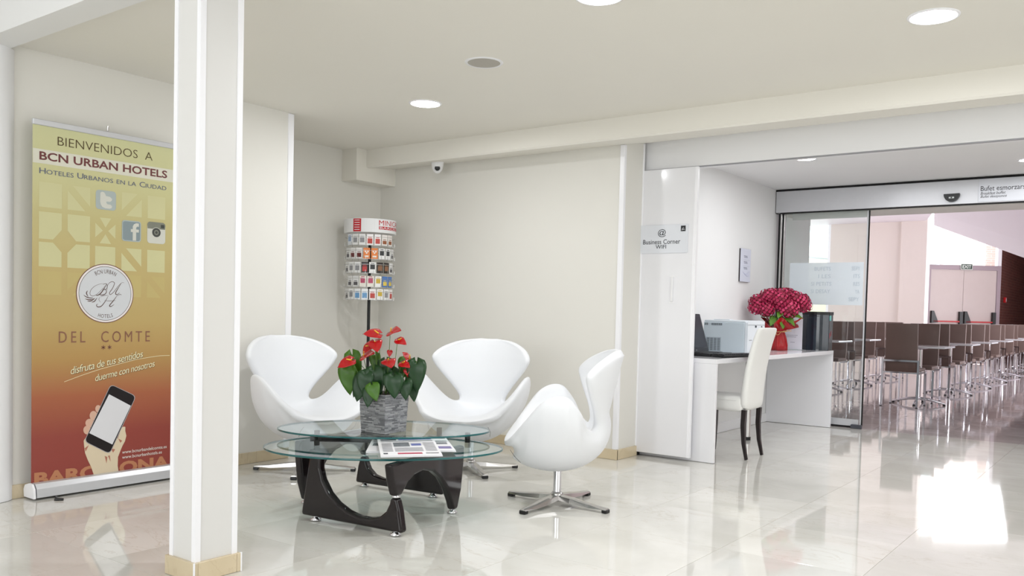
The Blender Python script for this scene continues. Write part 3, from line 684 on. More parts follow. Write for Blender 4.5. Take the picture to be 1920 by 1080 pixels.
for cx_, cy_ in ((193.5, 651.5), (205.3, 651)):
    a0 = bt(cx_, cy_)
    for k in range(3):
        a = PI/2+k*PI/3; r_ = .0125; w_ = .0022; dx, dz = math.cos(a)*r_, math.sin(a)*r_; nx, nz = -math.sin(a)*w_, math.cos(a)*w_
        as_.add([(.0014, a0[0]+dx+nx, a0[1]+dz+nz), (.0014, a0[0]-dx+nx, a0[1]-dz+nz), (.0014, a0[0]-dx-nx, a0[1]-dz-nz), (.0014, a0[0]+dx-nx, a0[1]+dz-nz)], [(0, 1, 2, 3)])
obj('two_stars', as_, MATS['ink_rosy_brown'], bn, recalc=False)
def slanted(mb, st, p0, p1, hpx, d, mi, off=(0, 0)):
    a = Vector(bt(*p0)); b2 = Vector(bt(*p1)); dr = (b2-a); L_ = dr.length; dr /= L_; nn = Vector((-dr.y, dr.x))
    V, F = text_polys([(st, 1.0)], shear=.35, bold=-.004 if mi == 0 else .0, space=.92); x0 = min(v[0] for v in V); x1 = max(v[0] for v in V)
    hs = (bt(150, 700-hpx)[1]-bt(150, 700)[1])/.75
    out = []
    for x, y in V:
        q = a+dr*((x-x0)/(x1-x0)*L_)+nn*(y*hs); out.append((d, q.x+off[0], q.y+off[1]))
    mb.add(out, F, False, mi)
sl = MB()
for d_, mi_, of in ((.0012, 1, (.0022, -.0022)), (.0018, 0, (0, 0))):
    slanted(sl, 'disfruta de tus sentidos', (133, 702), (269, 669), 15, d_, mi_, of)
    slanted(sl, 'duerme con nosotros', (179, 715), (291, 686.5), 14, d_, mi_, of)
Q = [bt(*p) for p in ((120, 716), (152, 704), (188, 692), (225, 681.7), (255, 674), (283, 669.3), (300, 667), (318, 666.3))]
for (a, b2) in zip(Q[:-1], Q[1:]): sl.add([(.0016, a[0], a[1]-.0012), (.0016, b2[0], b2[1]-.0012), (.0016, b2[0], b2[1]+.0012), (.0016, a[0], a[1]+.0012)], [(0, 1, 2, 3)])
obj('slogan_lettering', sl, [mat('ink_cream', S(244, 238, 200), .5), mat('ink_shadow_brown', S(84, 62, 36), .5)], bn, recalc=False)
# city name, hand and phone
obj('city_lettering', btext(MB(), 'BARCELONA', 64, 886.6, 913, 322, d=.0010, bold=.045), mat('ink_tan', S(188, 128, 92), .5), bn)
def hz(l): return [(140+x/4.911, 700+y/4.911) for x, y in l]
hd = MB()
bpoly(hd, hz([(95, 600), (140, 540), (250, 560), (395, 600), (430, 500), (450, 490), (466, 494), (465, 530), (475, 575), (462, 625), (440, 665), (425, 700), (398, 770), (395, 850), (408, 938), (190, 978), (165, 905), (150, 860), (120, 800), (95, 735), (85, 665), (82, 620)]), .0014, 0)
for cx_, cy_, rx_, ry_ in ((215, 326, 27, 34), (172, 390, 36, 44), (136, 458, 39, 40), (112, 522, 34, 40)):
    bpoly(hd, hz([(cx_+rx_*math.cos(a), cy_+ry_*math.sin(a)) for a in [-2*PI*k/20 for k in range(20)]]), .0015+.0001*(cy_/100), 1)
for l in (((330, 690), (352, 730), (372, 700)), ((275, 760), (292, 830), (300, 770)), ((305, 760), (330, 815), (322, 755)), ((90, 690), (130, 660), (100, 720)), ((400, 600), (420, 640), (436, 620))):
    bpoly(hd, hz(l), .0016, 2)
obj('printed_hand', hd, [mat('print_skin', S(222, 206, 178), .45), mat('print_skin_finger', S(216, 176, 154), .45), mat('print_skin_fold', S(178, 116, 96), .45)], bn, recalc=False)
ph = MB()
def rot_rrect(c4, r=.16):   # rounded quad through four corners tl,tr,br,bl
    P = []; n = 4
    for i in range(4):
        p = Vector(c4[i]); a = Vector(c4[i-1]); b2 = Vector(c4[(i+1) % 4]); wd_ = (Vector(c4[1])-Vector(c4[0])).length*r
        q0 = p+(a-p).normalized()*wd_; q1 = p+(b2-p).normalized()*wd_
        for k in range(n+1):
            t_ = k/n; P.append(tuple(q0*(1-t_)**2+p*2*t_*(1-t_)+q1*t_*t_))
    return P
bpoly(ph, hz(rot_rrect([(330, 98), (566, 208), (322, 745), (84, 628)])), .0022, 0)
bpoly(ph, hz(rot_rrect([(333, 104), (559, 211), (319, 738), (91, 624)])), .0024, 1)
bpoly(ph, hz([(315, 192), (515, 298), (345, 655), (132, 550)]), .0026, 2)
obj('printed_phone', ph, [mat('print_phone_rim', S(176, 170, 172), .3), mat('print_phone_black', S(30, 24, 26), .3), mat('print_phone_screen', S(222, 222, 226), .3)], bn, recalc=False)
ur = MB()
slant = lambda st, p0, p1, hp: slanted_plain(ur, st, p0, p1, hp)
def slanted_plain(mb, st, p0, p1, hpx, d=.0026):
    a = Vector(bt(*p0)); b2 = Vector(bt(*p1)); L_ = (b2.x-a.x)
    V, F = text_polys([(st, 1.0)]); x0 = min(v[0] for v in V); x1 = max(v[0] for v in V); hs = (bt(230, 850-hpx)[1]-bt(230, 850)[1])/.75
    mb.add([(d, a.x+(x-x0)/(x1-x0)*L_, a.y+(b2.y-a.y)*(x-x0)/(x1-x0)+y*hs) for x, y in V], F)
slant('www.bcnurbandelcomte.es', (228.6, 850.7), (312, 839.8), 6.5)
slant('www.bcnurbanhotels.es', (228.6, 860.2), (303, 850), 6.5)
obj('web_lettering', ur, mat('ink_white', S(240, 235, 228), .5), bn)

# ------------------------------------------------------------------ swan armchairs
PROF = [(0, -.300, .355, .05, 0, 0), (.03, -.297, .360, .13, .003, .004), (.08, -.272, .372, .25, .030, .010), (.16, -.205, .374, .335, .120, .010), (.24, -.12, .366, .380, .225, .005),
        (.31, -.045, .361, .392, .272, 0), (.39, .03, .361, .380, .268, 0), (.455, .09, .368, .335, .190, 0), (.51, .14, .388, .245, .075, -.002), (.555, .175, .420, .165, .02, -.01),
        (.61, .205, .475, .150, .004, -.025), (.68, .228, .555, .195, 0, -.06), (.75, .245, .635, .255, -.004, -.10), (.82, .262, .705, .305, -.010, -.135), (.875, .274, .760, .328, -.020, -.155), (.92, .285, .805, .316, -.033, -.143), (.955, .293, .838, .268, -.025, -.103),
        (.98, .299, .858, .188, -.012, -.051), (.993, .302, .869, .10, -.003, -.014), (1, .304, .872, .055, 0, -.004)]
def prof_at(t):
    for i in range(len(PROF)-1):
        if PROF[i][0] <= t <= PROF[i+1][0]:
            a, b2 = PROF[i], PROF[i+1]; p0 = PROF[max(i-1, 0)]; p3 = PROF[min(i+2, len(PROF)-1)]
            h = b2[0]-a[0]; s = (t-a[0])/h; o = []
            for k in range(1, 6):
                m0 = (b2[k]-p0[k])/max(b2[0]-p0[0], 1e-6)*h; m1 = (p3[k]-a[k])/max(p3[0]-a[0], 1e-6)*h
                o.append((2*s**3-3*s*s+1)*a[k]+(s**3-2*s*s+s)*m0+(-2*s**3+3*s*s)*b2[k]+(s**3-s*s)*m1)
            return o
def swan_mesh():
    NT, NS = 56, 26; inner = []; nrm = []
    def P(t, s):
        t = min(max(t, 0), 1); yc, zc, w_, dz, dy = prof_at(t)
        return Vector((w_*s*(1-.06*s*s*(dz > .05)), yc+dy*s*s, zc+dz*abs(s)**2.05))
    for i in range(NT+1):
        t = i/NT
        for j in range(NS+1):
            s = -1+2*j/NS; inner.append(P(t, s))
            e1 = P(t+.004, s)-P(t-.004, s); e2 = P(t, s+.01)-P(t, s-.01); nv = e2.cross(e1)
            nrm.append(nv.normalized() if nv.length > 1e-9 else Vector((0, 0, 1)))
    outer = []
    SGN = 1 if nrm[(NT//3)*(NS+1)+NS//2].z > 0 else -1
    for i in range(NT+1):
        t = i/NT
        bulge = .118*max(0, math.sin(PI*min(1, max(0, (t-.0)/.66))))**.8 if t < .66 else 0
        bulge += .012
        for j in range(NS+1):
            s = -1+2*j/NS; k = i*(NS+1)+j
            nv = nrm[k]
            dirn = nv*SGN
            th = .042+bulge*(1-s*s)**.8
            outer.append(inner[k]-dirn*th)
    n = len(inner); W_ = NS+1; fs = []
    for i in range(NT):
        for j in range(NS):
            a = i*W_+j; fs.append((a, a+1, a+W_+1, a+W_)); fs.append((n+a, n+a+W_, n+a+W_+1, n+a+1))
    rim = [j for j in range(W_)]+[i*W_+NS for i in range(1, NT+1)]+[NT*W_+j for j in range(NS-1, -1, -1)]+[i*W_ for i in range(NT-1, 0, -1)]
    mids = []; V = inner+outer
    m = len(rim); ctr = {}
    for q, a in enumerate(rim):
        pa = rim[q-1]; nb = rim[(q+1) % m]
        tang = inner[nb]-inner[pa]; tang = tang.normalized() if tang.length > 1e-9 else Vector((1, 0, 0))
        thick = (inner[a]-outer[a]).normalized(); out = tang.cross(thick); 
        cpos = Vector((0, inner[a].y*.5, .45)) if False else None
        # outward = away from the neighbour ring inside the surface
        i_, j_ = divmod(a, W_); ii = min(max(i_, 2), NT-2); jj = min(max(j_, 2), NS-2); ins = inner[ii*W_+jj]
        if out.dot(inner[a]-ins) < 0: out = -out
        V.append((inner[a]+outer[a])/2+out*.020)
    for q in range(m):
        a, b2 = rim[q], rim[(q+1) % m]; c_, d_ = n+a, n+b2; ma, mb_ = 2*n+q, 2*n+(q+1) % m
        fs.append((a, b2, mb_, ma)); fs.append((ma, mb_, d_, c_))
    mb = MB(); mb.add(V, fs, True); me = mb.mesh('shell', M_leather, weld=True)
    return me
def make_swan(loc, rz, label):
    t = thing('swan_armchair', label, 'armchair', loc, rz, 'white swivel armchairs around the glass table')
    sh = obj('shell', swan_mesh(), None, t); subsurf(sh, 1)
    obj('column', MB().lathe([(.022, .06), (.022, .24)], n=24).lathe([(.028, .20), (.028, .232), (.0, .232)], n=24), M_chrome, t)
    obj('hub', MB().lathe([(0, .072), (.026, .072), (.034, .062), (.036, .03), (.028, .022), (0, .022)], n=24), M_brushed, t)
    for k in range(4):
        a = k*PI/2
        b = MB(); secs = [(.02, .030, .058, .026), (.10, .033, .052, .028), (.22, .026, .036, .020), (.325, .019, .028, .010)]
        vs = []
        for r_, w_, zt, th in secs:
            vs += [(r_, -w_, zt-th), (r_, w_, zt-th), (r_, w_*.8, zt-.003), (r_, w_*.3, zt), (r_, -w_*.3, zt), (r_, -w_*.8, zt-.003)]
        fs = []
        for i in range(3):
            for j in range(6): fs.append((i*6+j, i*6+(j+1) % 6, (i+1)*6+(j+1) % 6, (i+1)*6+j))
        fs += [tuple(range(5, -1, -1)), tuple(18+j for j in range(6))]
        b.add(vs, fs)
        lg = obj('leg', b, M_brushed, t, rot=(0, 0, a))
        obj('foot_glide', MB().box(.298, .330, -.020, .020, .001, .0195, c=.003), M_black, lg)
    obj('seam', MB().tube([(-.205, -.262, .330), (-.215, -.240, .30), (-.20, -.205, .262)], .0012, 5).tube([(.205, -.262, .330), (.215, -.240, .30), (.20, -.205, .262)], .0012, 5), M_seam, t)
    return t
def face(dx, dy): return math.atan2(dx, -dy)     # local -Y turned to (dx,dy)
def rzface(dx, dy):
    return math.atan2(dy, dx)+PI/2
sw = make_swan((-2.64, 4.0, 0), 0, 'white swan armchair seen from its side, nearest to the folding door leaf')
sw.rotation_euler = (0, 0, rzface(-.815, -.58))
for ch in sw.children:
    if ch.name.startswith(('leg', 'hub')): pass
SWR = [(sw, rzface(-.815, -.58))]
s2 = dup(sw, (-3.65, 4.475, 0), rzface(.326, -.941), 'white swan armchair facing the camera, below the dome camera')
s1 = dup(sw, (-4.41, 3.70, 0), rzface(.99, -.06), 'white swan armchair against the left wall, behind the potted red flowers')
SWR += [(s2, rzface(.326, -.941)), (s1, rzface(.99, -.06))]
# the four-star foot does not turn with the seat: each leg set at its own angle
for o, r_ in SWR:
    base = {id(sw): 0.0, id(s2): rzface(.184, -.983)-0.0, id(s1): math.atan2(-.199, -.253)}[id(o)]
    if o is s2: base = math.atan2(4.747-4.475, -3.466+3.65)
    k = 0
    for ch in o.children:
        if ch.name.startswith('leg'):
            ch.rotation_euler = (0, 0, base-r_+k*PI/2); k += 1

# ------------------------------------------------------------------ coffee table
ct = thing('coffee_table', 'two-tier oval glass coffee table on a glossy dark brown looped base', 'coffee table', (-3.30, 3.27, 0))
CT = Vector((-3.30, 3.27))
def ellipse_top(cx, cy, a, b, ang, z, th, name):
    n = 72; P = []
    for k in range(n):
        t_ = 2*PI*k/n; ex_ = a*math.cos(t_); ey = b*math.sin(t_)*(1-.06*math.cos(t_))
        P.append((cx+ex_*math.cos(ang)-ey*math.sin(ang)-CT.x, cy+ex_*math.sin(ang)+ey*math.cos(ang)-CT.y))
    g = MB(); g.add([(x, y, z) for x, y in P], [tuple(range(n))]); g.add([(x, y, z-th) for x, y in P], [tuple(reversed(range(n)))])
    o = obj(name, g, M_table_glass, ct, recalc=False)
    e_ = MB(); vs = []
    for x, y in P:
        d_ = Vector((x+CT.x-cx, y+CT.y-cy)).normalized()*.002
        vs += [(x, y, z), (x+d_.x, y+d_.y, z-.0015), (x+d_.x, y+d_.y, z-th+.0015), (x, y, z-th)]
    fs = []
    for k in range(n):
        k2 = (k+1) % n
        for q in range(3): fs.append((k*4+q, k*4+q+1, k2*4+q+1, k2*4+q))
    e_.add(vs, fs, True); obj('polished_edge', e_, M_glass_edge, o, recalc=False)
    return o
EA = math.radians(40)
ellipse_top(-3.145, 3.155, .605, .385, EA, .362, .010, 'lower_glass_top')
ellipse_top(-3.365, 3.375, .575, .345, EA, .412, .010, 'upper_glass_top')
def ribbon_panel(poly, A, B, th, name, label=None):
    """flat lacquered panel standing on the vertical plane through A and B; poly in (along, z)"""
    A = Vector(A); B = Vector(B); u = (B-A).normalized(); nn = Vector((-u.y, u.x))
    f = lambda a, z, d: (A.x+u.x*a+nn.x*d-CT.x, A.y+u.y*a+nn.y*d-CT.y, z)
    o = obj(name, MB().prism(poly, f, -th/2, th/2, smooth_side=False), M_gloss_black, ct, weld=True)
    b = o.modifiers.new('b', 'BEVEL'); b.width = th*.32; b.segments = 3; b.limit_method = 'ANGLE'; b.angle_limit = math.radians(50)
    for p in o.data.polygons: p.use_smooth = len(p.vertices) == 4
    b.harden_normals = True
    return o
U_poly = [(-.050, .022), (-.045, .06), (-.012, .25), (0.004, .350), (.072, .350), (.070, .27), (.088, .215), (.130, .155), (.185, .112), (.25, .082), (.32, .066), (.385, .066), (.445, .080), (.485, .112), (.505, .150), (.512, .182), (.548, .182), (.566, .125), (.585, .020)]
A_poly = [(-.028, .192), (-.060, .27), (-.078, .350), (.625, .350), (.622, .27), (.600, .12), (.562, .020), (.520, .020), (.497, .070), (.445, .150), (.385, .212), (.307, .258), (.215, .278), (.135, .270), (.070, .240), (.035, .205), (.020, .192)]
for sgn in (1, -1):
    def rp_(p): return p if sgn == 1 else (2*CT.x-p[0], 2*CT.y-p[1])
    A = rp_((-3.36, 2.865)); B = rp_((-2.83, 2.925))
    top = .350 if sgn == 1 else .350
    ribbon_panel([(a, z) for a, z in U_poly], A, B, .050, 'looped_panel')
    A2 = rp_((-2.829, 2.919)); B2 = rp_((-2.929, 3.433))
    ribbon_panel([(a, z) for a, z in A_poly], A2, B2, .045, 'arched_panel')
    u = (Vector(B)-Vector(A)).normalized(); q = Vector(A)+u*.53
    obj('chrome_ring', MB().lathe([(.020, .182), (.022, .187), (.020, .192)], (q.x-CT.x, q.y-CT.y, 0), 20), M_chrome, ct)
    for a_ in (.03, .53):
        p = Vector(A)+u*a_
        obj('foot', MB().lathe([(0, .001), (.026, .001), (.028, .008), (.014, .016), (.012, .024)], (p.x-CT.x, p.y-CT.y, 0), 24), M_chrome, ct)
    u2 = (Vector(B2)-Vector(A2)).normalized(); p = Vector(A2)+u2*.540
    obj('foot', MB().lathe([(0, .001), (.026, .001), (.028, .008), (.014, .016), (.012, .024)], (p.x-CT.x, p.y-CT.y, 0), 24), M_chrome, ct)
# pads carrying the upper glass
for p in ((-3.60, 3.10), (-3.22, 3.66), (-2.98, 3.62)):
    obj('support_pad', MB().lathe([(0, .350), (.015, .350), (.015, .402), (0, .402)], (p[0]-CT.x, p[1]-CT.y, 0), 16), M_black, ct)
obj('support_beam', MB().prism([(-.03, 0), (.03, 0), (.03, .03), (-.03, .03)], lambda u, v, d: ((-3.62+.46*d)-CT.x, (3.10+.34*d)+u-CT.y, .350+v), 0, 1), M_gloss_black, ct)

# newspapers
def newspaper(c4, z, label, layout, curl=0.0):
    c4 = [Vector(p) for p in c4]; ctr = sum(c4, Vector((0, 0)))/4
    t = thing('newspaper', label, 'newspaper', (ctr.x, ctr.y, z), group='newspapers on the lower glass top')
    def f(u, v, d):    # u 0..1 left-right, v 0..1 bottom-top ; c4 = tl,tr,br,bl
        top_ = c4[0]*(1-u)+c4[1]*u; bot = c4[3]*(1-u)+c4[2]*u; q = bot*(1-v)+top_*v-ctr
        return (q.x, q.y, d+curl*math.sin(u*PI)*.006)
    for k in range(3):
        b = MB(); n = 10; g = .004*k
        vs = []; zz = .0005+.0030*k
        for i in range(n+1):
            u = i/n
            for v in (g, 1-g):
                for h in (0, .0022): vs.append(f(u*(1-g), v, zz+h))
        fs = []
        for i in range(n):
            a = i*4; e_ = a+4
            fs += [(a, e_, e_+2, a+2), (a+1, a+3, e_+3, e_+1), (a, a+1, e_+1, e_), (a+2, e_+2, e_+3, a+3)]
        fs += [(0, 2, 3, 1), (n*4, n*4+1, n*4+3, n*4+2)]
        b.add(vs, fs); obj('folded_sheet', b, M_paper, t)
    D_ = .0112
    groups = {}
    for (u0, u1, v0, v1, mname) in layout:
        b = groups.setdefault(mname, MB()); n = 6; vs = []
        for i in range(n+1):
            u = u0+(u1-u0)*i/n; vs += [f(u, v0, D_-.0018), f(u, v1, D_-.0018)]
        b.add(vs, [(2*i, 2*i+2, 2*i+3, 2*i+1) for i in range(n)])
    for mname, b in groups.items(): obj('printed_blocks', b, PM[mname], t, recalc=False)
    return t, f
PM = {'grey': mat('print_grey', S(168, 170, 176), .6, var=.12, scale=90), 'dark': mat('print_dark', S(60, 62, 74), .6, var=.3, scale=60), 'photo': mat('print_photo', S(120, 126, 132), .6, var=.5, scale=70),
      'blue': mat('print_blue', S(112, 124, 186), .6, var=.1, scale=60), 'red': mat('print_red', S(186, 70, 96), .6, var=.15, scale=60), 'lilac': mat('print_lilac', S(128, 120, 168), .6, var=.2, scale=60)}
def columns(u0, u1, v0, v1, n):
    o = []
    for k in range(n):
        v = v0+(v1-v0)*k/n; o.append((u0, u1, v, v+(v1-v0)/n*.45, 'grey'))
    return o
news = newspaper([(-3.332, 3.252), (-3.16, 3.40), (-2.90, 3.09), (-3.050, 2.933)], .3625, 'newspaper lying lowest, its corner under the pot side of the pile',
          [(.06, .95, .90, .97, 'dark'), (.5, .98, .74, .88, 'dark'), (.08, .45, .42, .62, 'photo')]+columns(.05, .46, .66, .86, 8)+columns(.5, .95, .1, .7, 16))
news = newspaper([(-3.250, 3.315), (-3.050, 3.520), (-2.722, 3.222), (-2.905, 3.02)], .3735, 'newspaper with violet and red pictures along its outer edge, on the right of the pile',
          [(.06, .96, .86, .95, 'dark'), (.25, .55, .80, .84, 'red'), (.72, .93, .44, .56, 'photo'), (.70, .95, .12, .28, 'lilac'), (.62, .68, .35, .6, 'dark')]+columns(.06, .58, .1, .76, 16)+columns(.7, .95, .60, .72, 4))
news, nf = newspaper([(-3.215, 3.170), (-3.050, 3.418), (-2.640, 3.030), (-2.822, 2.808)], .3845, 'top newspaper of the pile with a blue bar, aeroplane picture and red footer',
          [(.36, .94, .84, .90, 'blue'), (.05, .32, .84, .90, 'dark'), (.25, .52, .46, .70, 'photo'), (.55, .72, .50, .62, 'blue'), (.28, .68, .06, .13, 'red'), (.74, .95, .08, .11, 'dark'), (.05, .12, .07, .13, 'dark')]+columns(.05, .95, .74, .81, 3)+columns(.05, .22, .2, .70, 14)+columns(.76, .95, .2, .70, 14)+columns(.25, .72, .2, .42, 7))
hl = MB(); text_mb(hl, 'LA VANGUARDIA', lambda u, v, d: nf(u, v, d), .05, .33, .915, .97, .0098)
obj('headline_lettering', hl, M_ink, news, recalc=False)

# ------------------------------------------------------------------ anthurium pot
pt = thing('anthurium_pot', 'red anthurium with dark green heart leaves in a square grey slate-strip pot', 'potted plant', (-3.280, 3.280, .4125), math.radians(3))
ps = .092; PHT = .205
obj('pot_body', MB().box(-ps*.88, ps*.88, -ps*.88, ps*.88, .001, PHT-.004), mat('pot_core', S(70, 70, 72), .8), pt)
rnd = random.Random(3)
strip = MB(); rows = 30
for side in range(4):
    for r in range(rows):
        z0 = .001+PHT*r/rows; z1 = .001+PHT*(r+1)/rows-.0008; a = -ps
        while a < ps-.001:
            ln = rnd.uniform(.022, .065); b2 = min(ps, a+ln);
            if ps-b2 < .012: b2 = ps
            pr = rnd.uniform(0, .0035); taper = 1-.10*(1-(z0/PHT))
            q = [(a, b2-.001)]
            x0, x1 = a*taper, (b2-.001)*taper; y0 = (-ps+.004)*taper; y1 = (-ps-pr)*taper
            R4 = [(x0, x1, y0, y1)]
            cs = [(1, 0), (0, 1), (-1, 0), (0, -1)][side]
            vs = []
            for z in (z0, z1):
                for (x, y) in ((x0, y0), (x1, y0), (x1, y1), (x0, y1)):
                    vs.append((x*cs[0]-y*cs[1], x*cs[1]+y*cs[0], z))
            strip.add(vs, [(0,3,2,1),(4,5,6,7),(0,1,5,4),(1,2,6,5),(2,3,7,6),(3,0,4,7)], False, rnd.randrange(4))
            a = b2
SL = [mat('slate_%s' % n_, S(*c_), .85, var=.25, scale=120, bump=.4, bscale=150) for n_, c_ in (('light', (150, 151, 154)), ('mid', (134, 135, 138)), ('dark', (114, 115, 119)), ('pale', (166, 166, 169)))]
obj('slate_strips', strip, SL, pt, kind='stuff')
obj('soil', MB().box(-ps+.012, ps-.012, -ps+.012, ps-.012, PHT-.02, PHT-.003), mat('soil', S(46, 36, 28), .9, var=.4, scale=80, bump=.5), pt)
M_leaf = mat('anthurium_leaf', S(24, 60, 26), .33, var=.25, scale=18)
M_leaf2 = mat('anthurium_leaf_young', S(66, 108, 26), .35, var=.2, scale=18)
M_stem = mat('leaf_stem', S(86, 120, 48), .5, var=.15, scale=30)
M_spathe = mat('red_spathe', S(178, 10, 20), .22, var=.15, scale=40, coat=.3, bump=.25, bscale=90)
M_spadix = mat('yellow_spadix', S(240, 205, 70), .6, var=.1, scale=200, bump=.3, bscale=400)
def heart(L, Wd, fold=.25, droop=.25, n=10, wav=.0):
    """heart leaf: base notch at origin, tip at +y; returns MB"""
    b = MB(); rows_ = []
    for i in range(n+1):
        t_ = i/n; y = L*t_
        wd = Wd*(math.sin(PI*min(1, t_**.62*.98+.02))**.75)*(1-.25*t_)
        row = []
        for s in (-1, -.66, -.33, 0, .33, .66, 1):
            yy = y - (abs(s)**1.5)*L*.22*(1-t_)**1.2
            z = abs(s)*fold*wd - droop*L*t_*t_ + wav*math.sin(t_*9+s*2)*L*.02 - .25*fold*wd*s*s
            row.append((s*wd, yy, z))
        rows_.append(row)
    vs = [p for r in rows_ for p in r]; fs = [(i*7+j, i*7+j+1, (i+1)*7+j+1, (i+1)*7+j) for i in range(n) for j in range(6)]
    b.add(vs, fs, True); return b
CR = Vector((.8017, .5967, 0)); CF = Vector((-.5967, .8017, 0)); RZP = Matrix.Rotation(-math.radians(6), 3, 'Z')
def plant_pt(r_, f_, z): # camera-right, away, height above pot bottom -> local
    return RZP @ (CR*r_+CF*f_+Vector((0, 0, z)))
def orient(tipdir, normal):
    y = tipdir.normalized(); z = (normal-y*normal.dot(y)).normalized(); x = y.cross(z)
    return Matrix((x, y, z)).transposed().to_euler()
lv_mesh = {}
def leaf(r_, f_, z, tr, tf, tz, nr, nf_, nz, L, Wd, young=False, base=(0, 0)):
    key = (round(L, 3), young)
    p = plant_pt(r_, f_, z); tip = plant_pt(tr, tf, tz); nn = plant_pt(nr, nf_, nz)
    me = heart(L, Wd, wav=1).mesh('leaf', M_leaf2 if young else M_leaf)
    o = obj('leaf', me, None, pt, p, orient(tip, nn)); m_ = o.modifiers.new('s', 'SOLIDIFY'); m_.thickness = .0012
    b0 = plant_pt(base[0], base[1], .2); mid = (b0+p)/2+Vector((0, 0, .03))
    st = MB().tube([b0, mid, p], .0018, 6); obj('leaf_stem', st, M_stem, pt)
# pot centre at px 718 ; px to metres 1/345 ; z = height above pot bottom (y 812 -> 0)
LV = [  # attach (px, z), tip (px, z), length, width, depth offset, young
    (650, .335, 655, .20, .145, .055, -.02, True), (655, .40, 668, .245, .155, .052, .03, True), (683, .285, 672, .165, .125, .052, -.07, False),
    (690, .31, 690, .19, .12, .050, -.10, False), (705, .33, 716, .185, .14, .062, -.09, False), (733, .325, 728, .19, .12, .060, -.02, False),
    (742, .305, 746, .195, .115, .058, -.12, False), (705, .255, 714, .185, .085, .042, -.13, True), (695, .40, 700, .30, .10, .035, .06, True),
    (778, .37, 782, .215, .15, .058, -.03, False), (768, .355, 760, .25, .12, .045, .05, True), (768, .26, 773, .175, .10, .040, .03, False),
    (718, .37, 724, .25, .12, .05, .03, False), (752, .38, 748, .28, .10, .045, .08, True), (675, .27, 660, .18, .10, .038, .0, False), (730, .28, 735, .20, .1, .05, .06, False), (760, .28, 764, .19, .1, .045, -.08, False), (700, .23, 698, .16, .09, .04, -.12, False)]
for (ax, az, tx, tz_, L, Wd, fo, yg) in LV:
    r0 = (ax-718)/345; r1 = (tx-718)/345; out = r0*.6
    leaf(r0, fo, az, r1-r0, -.03, tz_-az, out, -1.0, .35, L, Wd, yg, base=(r0*.25, fo*.3))
FL = [(708, .52, -.9, .05, -.02), (727, .53, .5, .15, .0), (693, .46, -.5, -.6, -.03), (741, .49, .8, -.3, .0), (702, .48, .2, -.3, -.05), (727, .43, 0, -1, .0), (662, .38, -.7, -.35, -.06), (680, .40, .6, .25, -.03), (730, .385, .2, -.15, -.09), (752, .37, .6, -.2, -.04), (762, .385, -.3, .5, .02), (760, .335, .3, -1, -.04), (764, .30, .2, -1, .0)]
for i, (ax, az, tr, tz_, fo) in enumerate(FL):
    L = .086 if i in (0, 1, 4, 6, 7, 8) else (.062 if i in (2, 3, 9, 10) else .034)
    p = plant_pt((ax-718)/345, fo, az); tip = plant_pt(tr, -.45, tz_); nn = plant_pt(0, -.75, .8) if abs(tz_) < .7 else plant_pt(.2, -1, .1)
    sp_ = heart(L, L*.50, fold=.1, droop=.12, n=8, wav=1.5).mesh('flower', M_spathe)
    o = obj('flower', sp_, None, pt, p, orient(tip, nn)); m_ = o.modifiers.new('s', 'SOLIDIFY'); m_.thickness = .0012
    if L > .04: obj('spadix', MB().tube([(0, .004, .002), (0, .016, .010), (0, .030, .022)], [.0032, .0036, .0024], 8), M_spadix, o)
    b0 = plant_pt((ax-718)/345*.3, fo*.3, .2); obj('flower_stem', MB().tube([b0, (b0+p)/2+plant_pt((ax-718)/345*.15, 0, .01), p], .0017, 6), M_stem, pt)

# ------------------------------------------------------------------ minicard rack
RK = Vector((-5.30, 5.10)); rk = thing('card_rack', 'tall round postcard rack on a black pole in the room corner', 'display rack', (RK.x, RK.y, 0))
tw = Vector((.72, -.694)); rg = Vector((.694, .72))
def cyl(th, r_): return tw*(math.cos(th)*r_)+rg*(math.sin(th)*r_)
obj('pole', MB().tube([(0, 0, .02), (0, 0, 1.68)], .013, 14), M_black, rk)
obj('foot_plate', MB().lathe([(0, .002), (.19, .002), (.19, .012), (.17, .02), (0, .022)], n=40), M_black, rk)
obj('header_drum', MB().lathe([(0, 1.680), (.213, 1.680), (.215, 1.682), (.215, 1.790), (.213, 1.792), (0, 1.792)], n=64, smooth=False), M_white_m, rk)
hb = MB(); fcy = lambda r_: (lambda u, v, d: (*(cyl(u/.215, r_+d)), v))
def curved_rect(mb, a0, a1, z0, z1, r_, mi=0, n=10):
    vs = []
    for k in range(n+1):
        q = cyl(a0+(a1-a0)*k/n, r_); vs += [(q.x, q.y, z0), (q.x, q.y, z1)]
    mb.add(vs, [(2*k, 2*k+2, 2*k+3, 2*k+1) for k in range(n)], False, mi); return mb
curved_rect(hb, math.radians(-39), math.radians(-20), 1.684, 1.788, .2158)
text_mb(hb, 'MINICARDS', fcy(.2158), math.radians(19)*.215, math.radians(112)*.215, 1.738, 1.780, 0)
curved_rect(hb, math.radians(19), math.radians(110), 1.706, 1.730, .2160)
obj('header_print', hb, mat('rack_red', S(196, 34, 44), .4), rk, recalc=False)
hw = MB()
for k in range(5):
    curved_rect(hw, math.radians(-36), math.radians(-23), 1.697+.019*k, 1.702+.019*k, .2166)
text_mb(hw, 'BARCELONA', fcy(.2168), math.radians(21)*.215, math.radians(108)*.215, 1.710, 1.726, 0)
obj('header_small_print', hw, M_paper, rk, recalc=False)
TZ = [(1.572, 1.665), (1.460, 1.553), (1.345, 1.440), (1.232, 1.325), (1.128, 1.218)]
wr = MB(); M_wire = mat('rack_wire', S(206, 206, 206), .25, metal=.6)
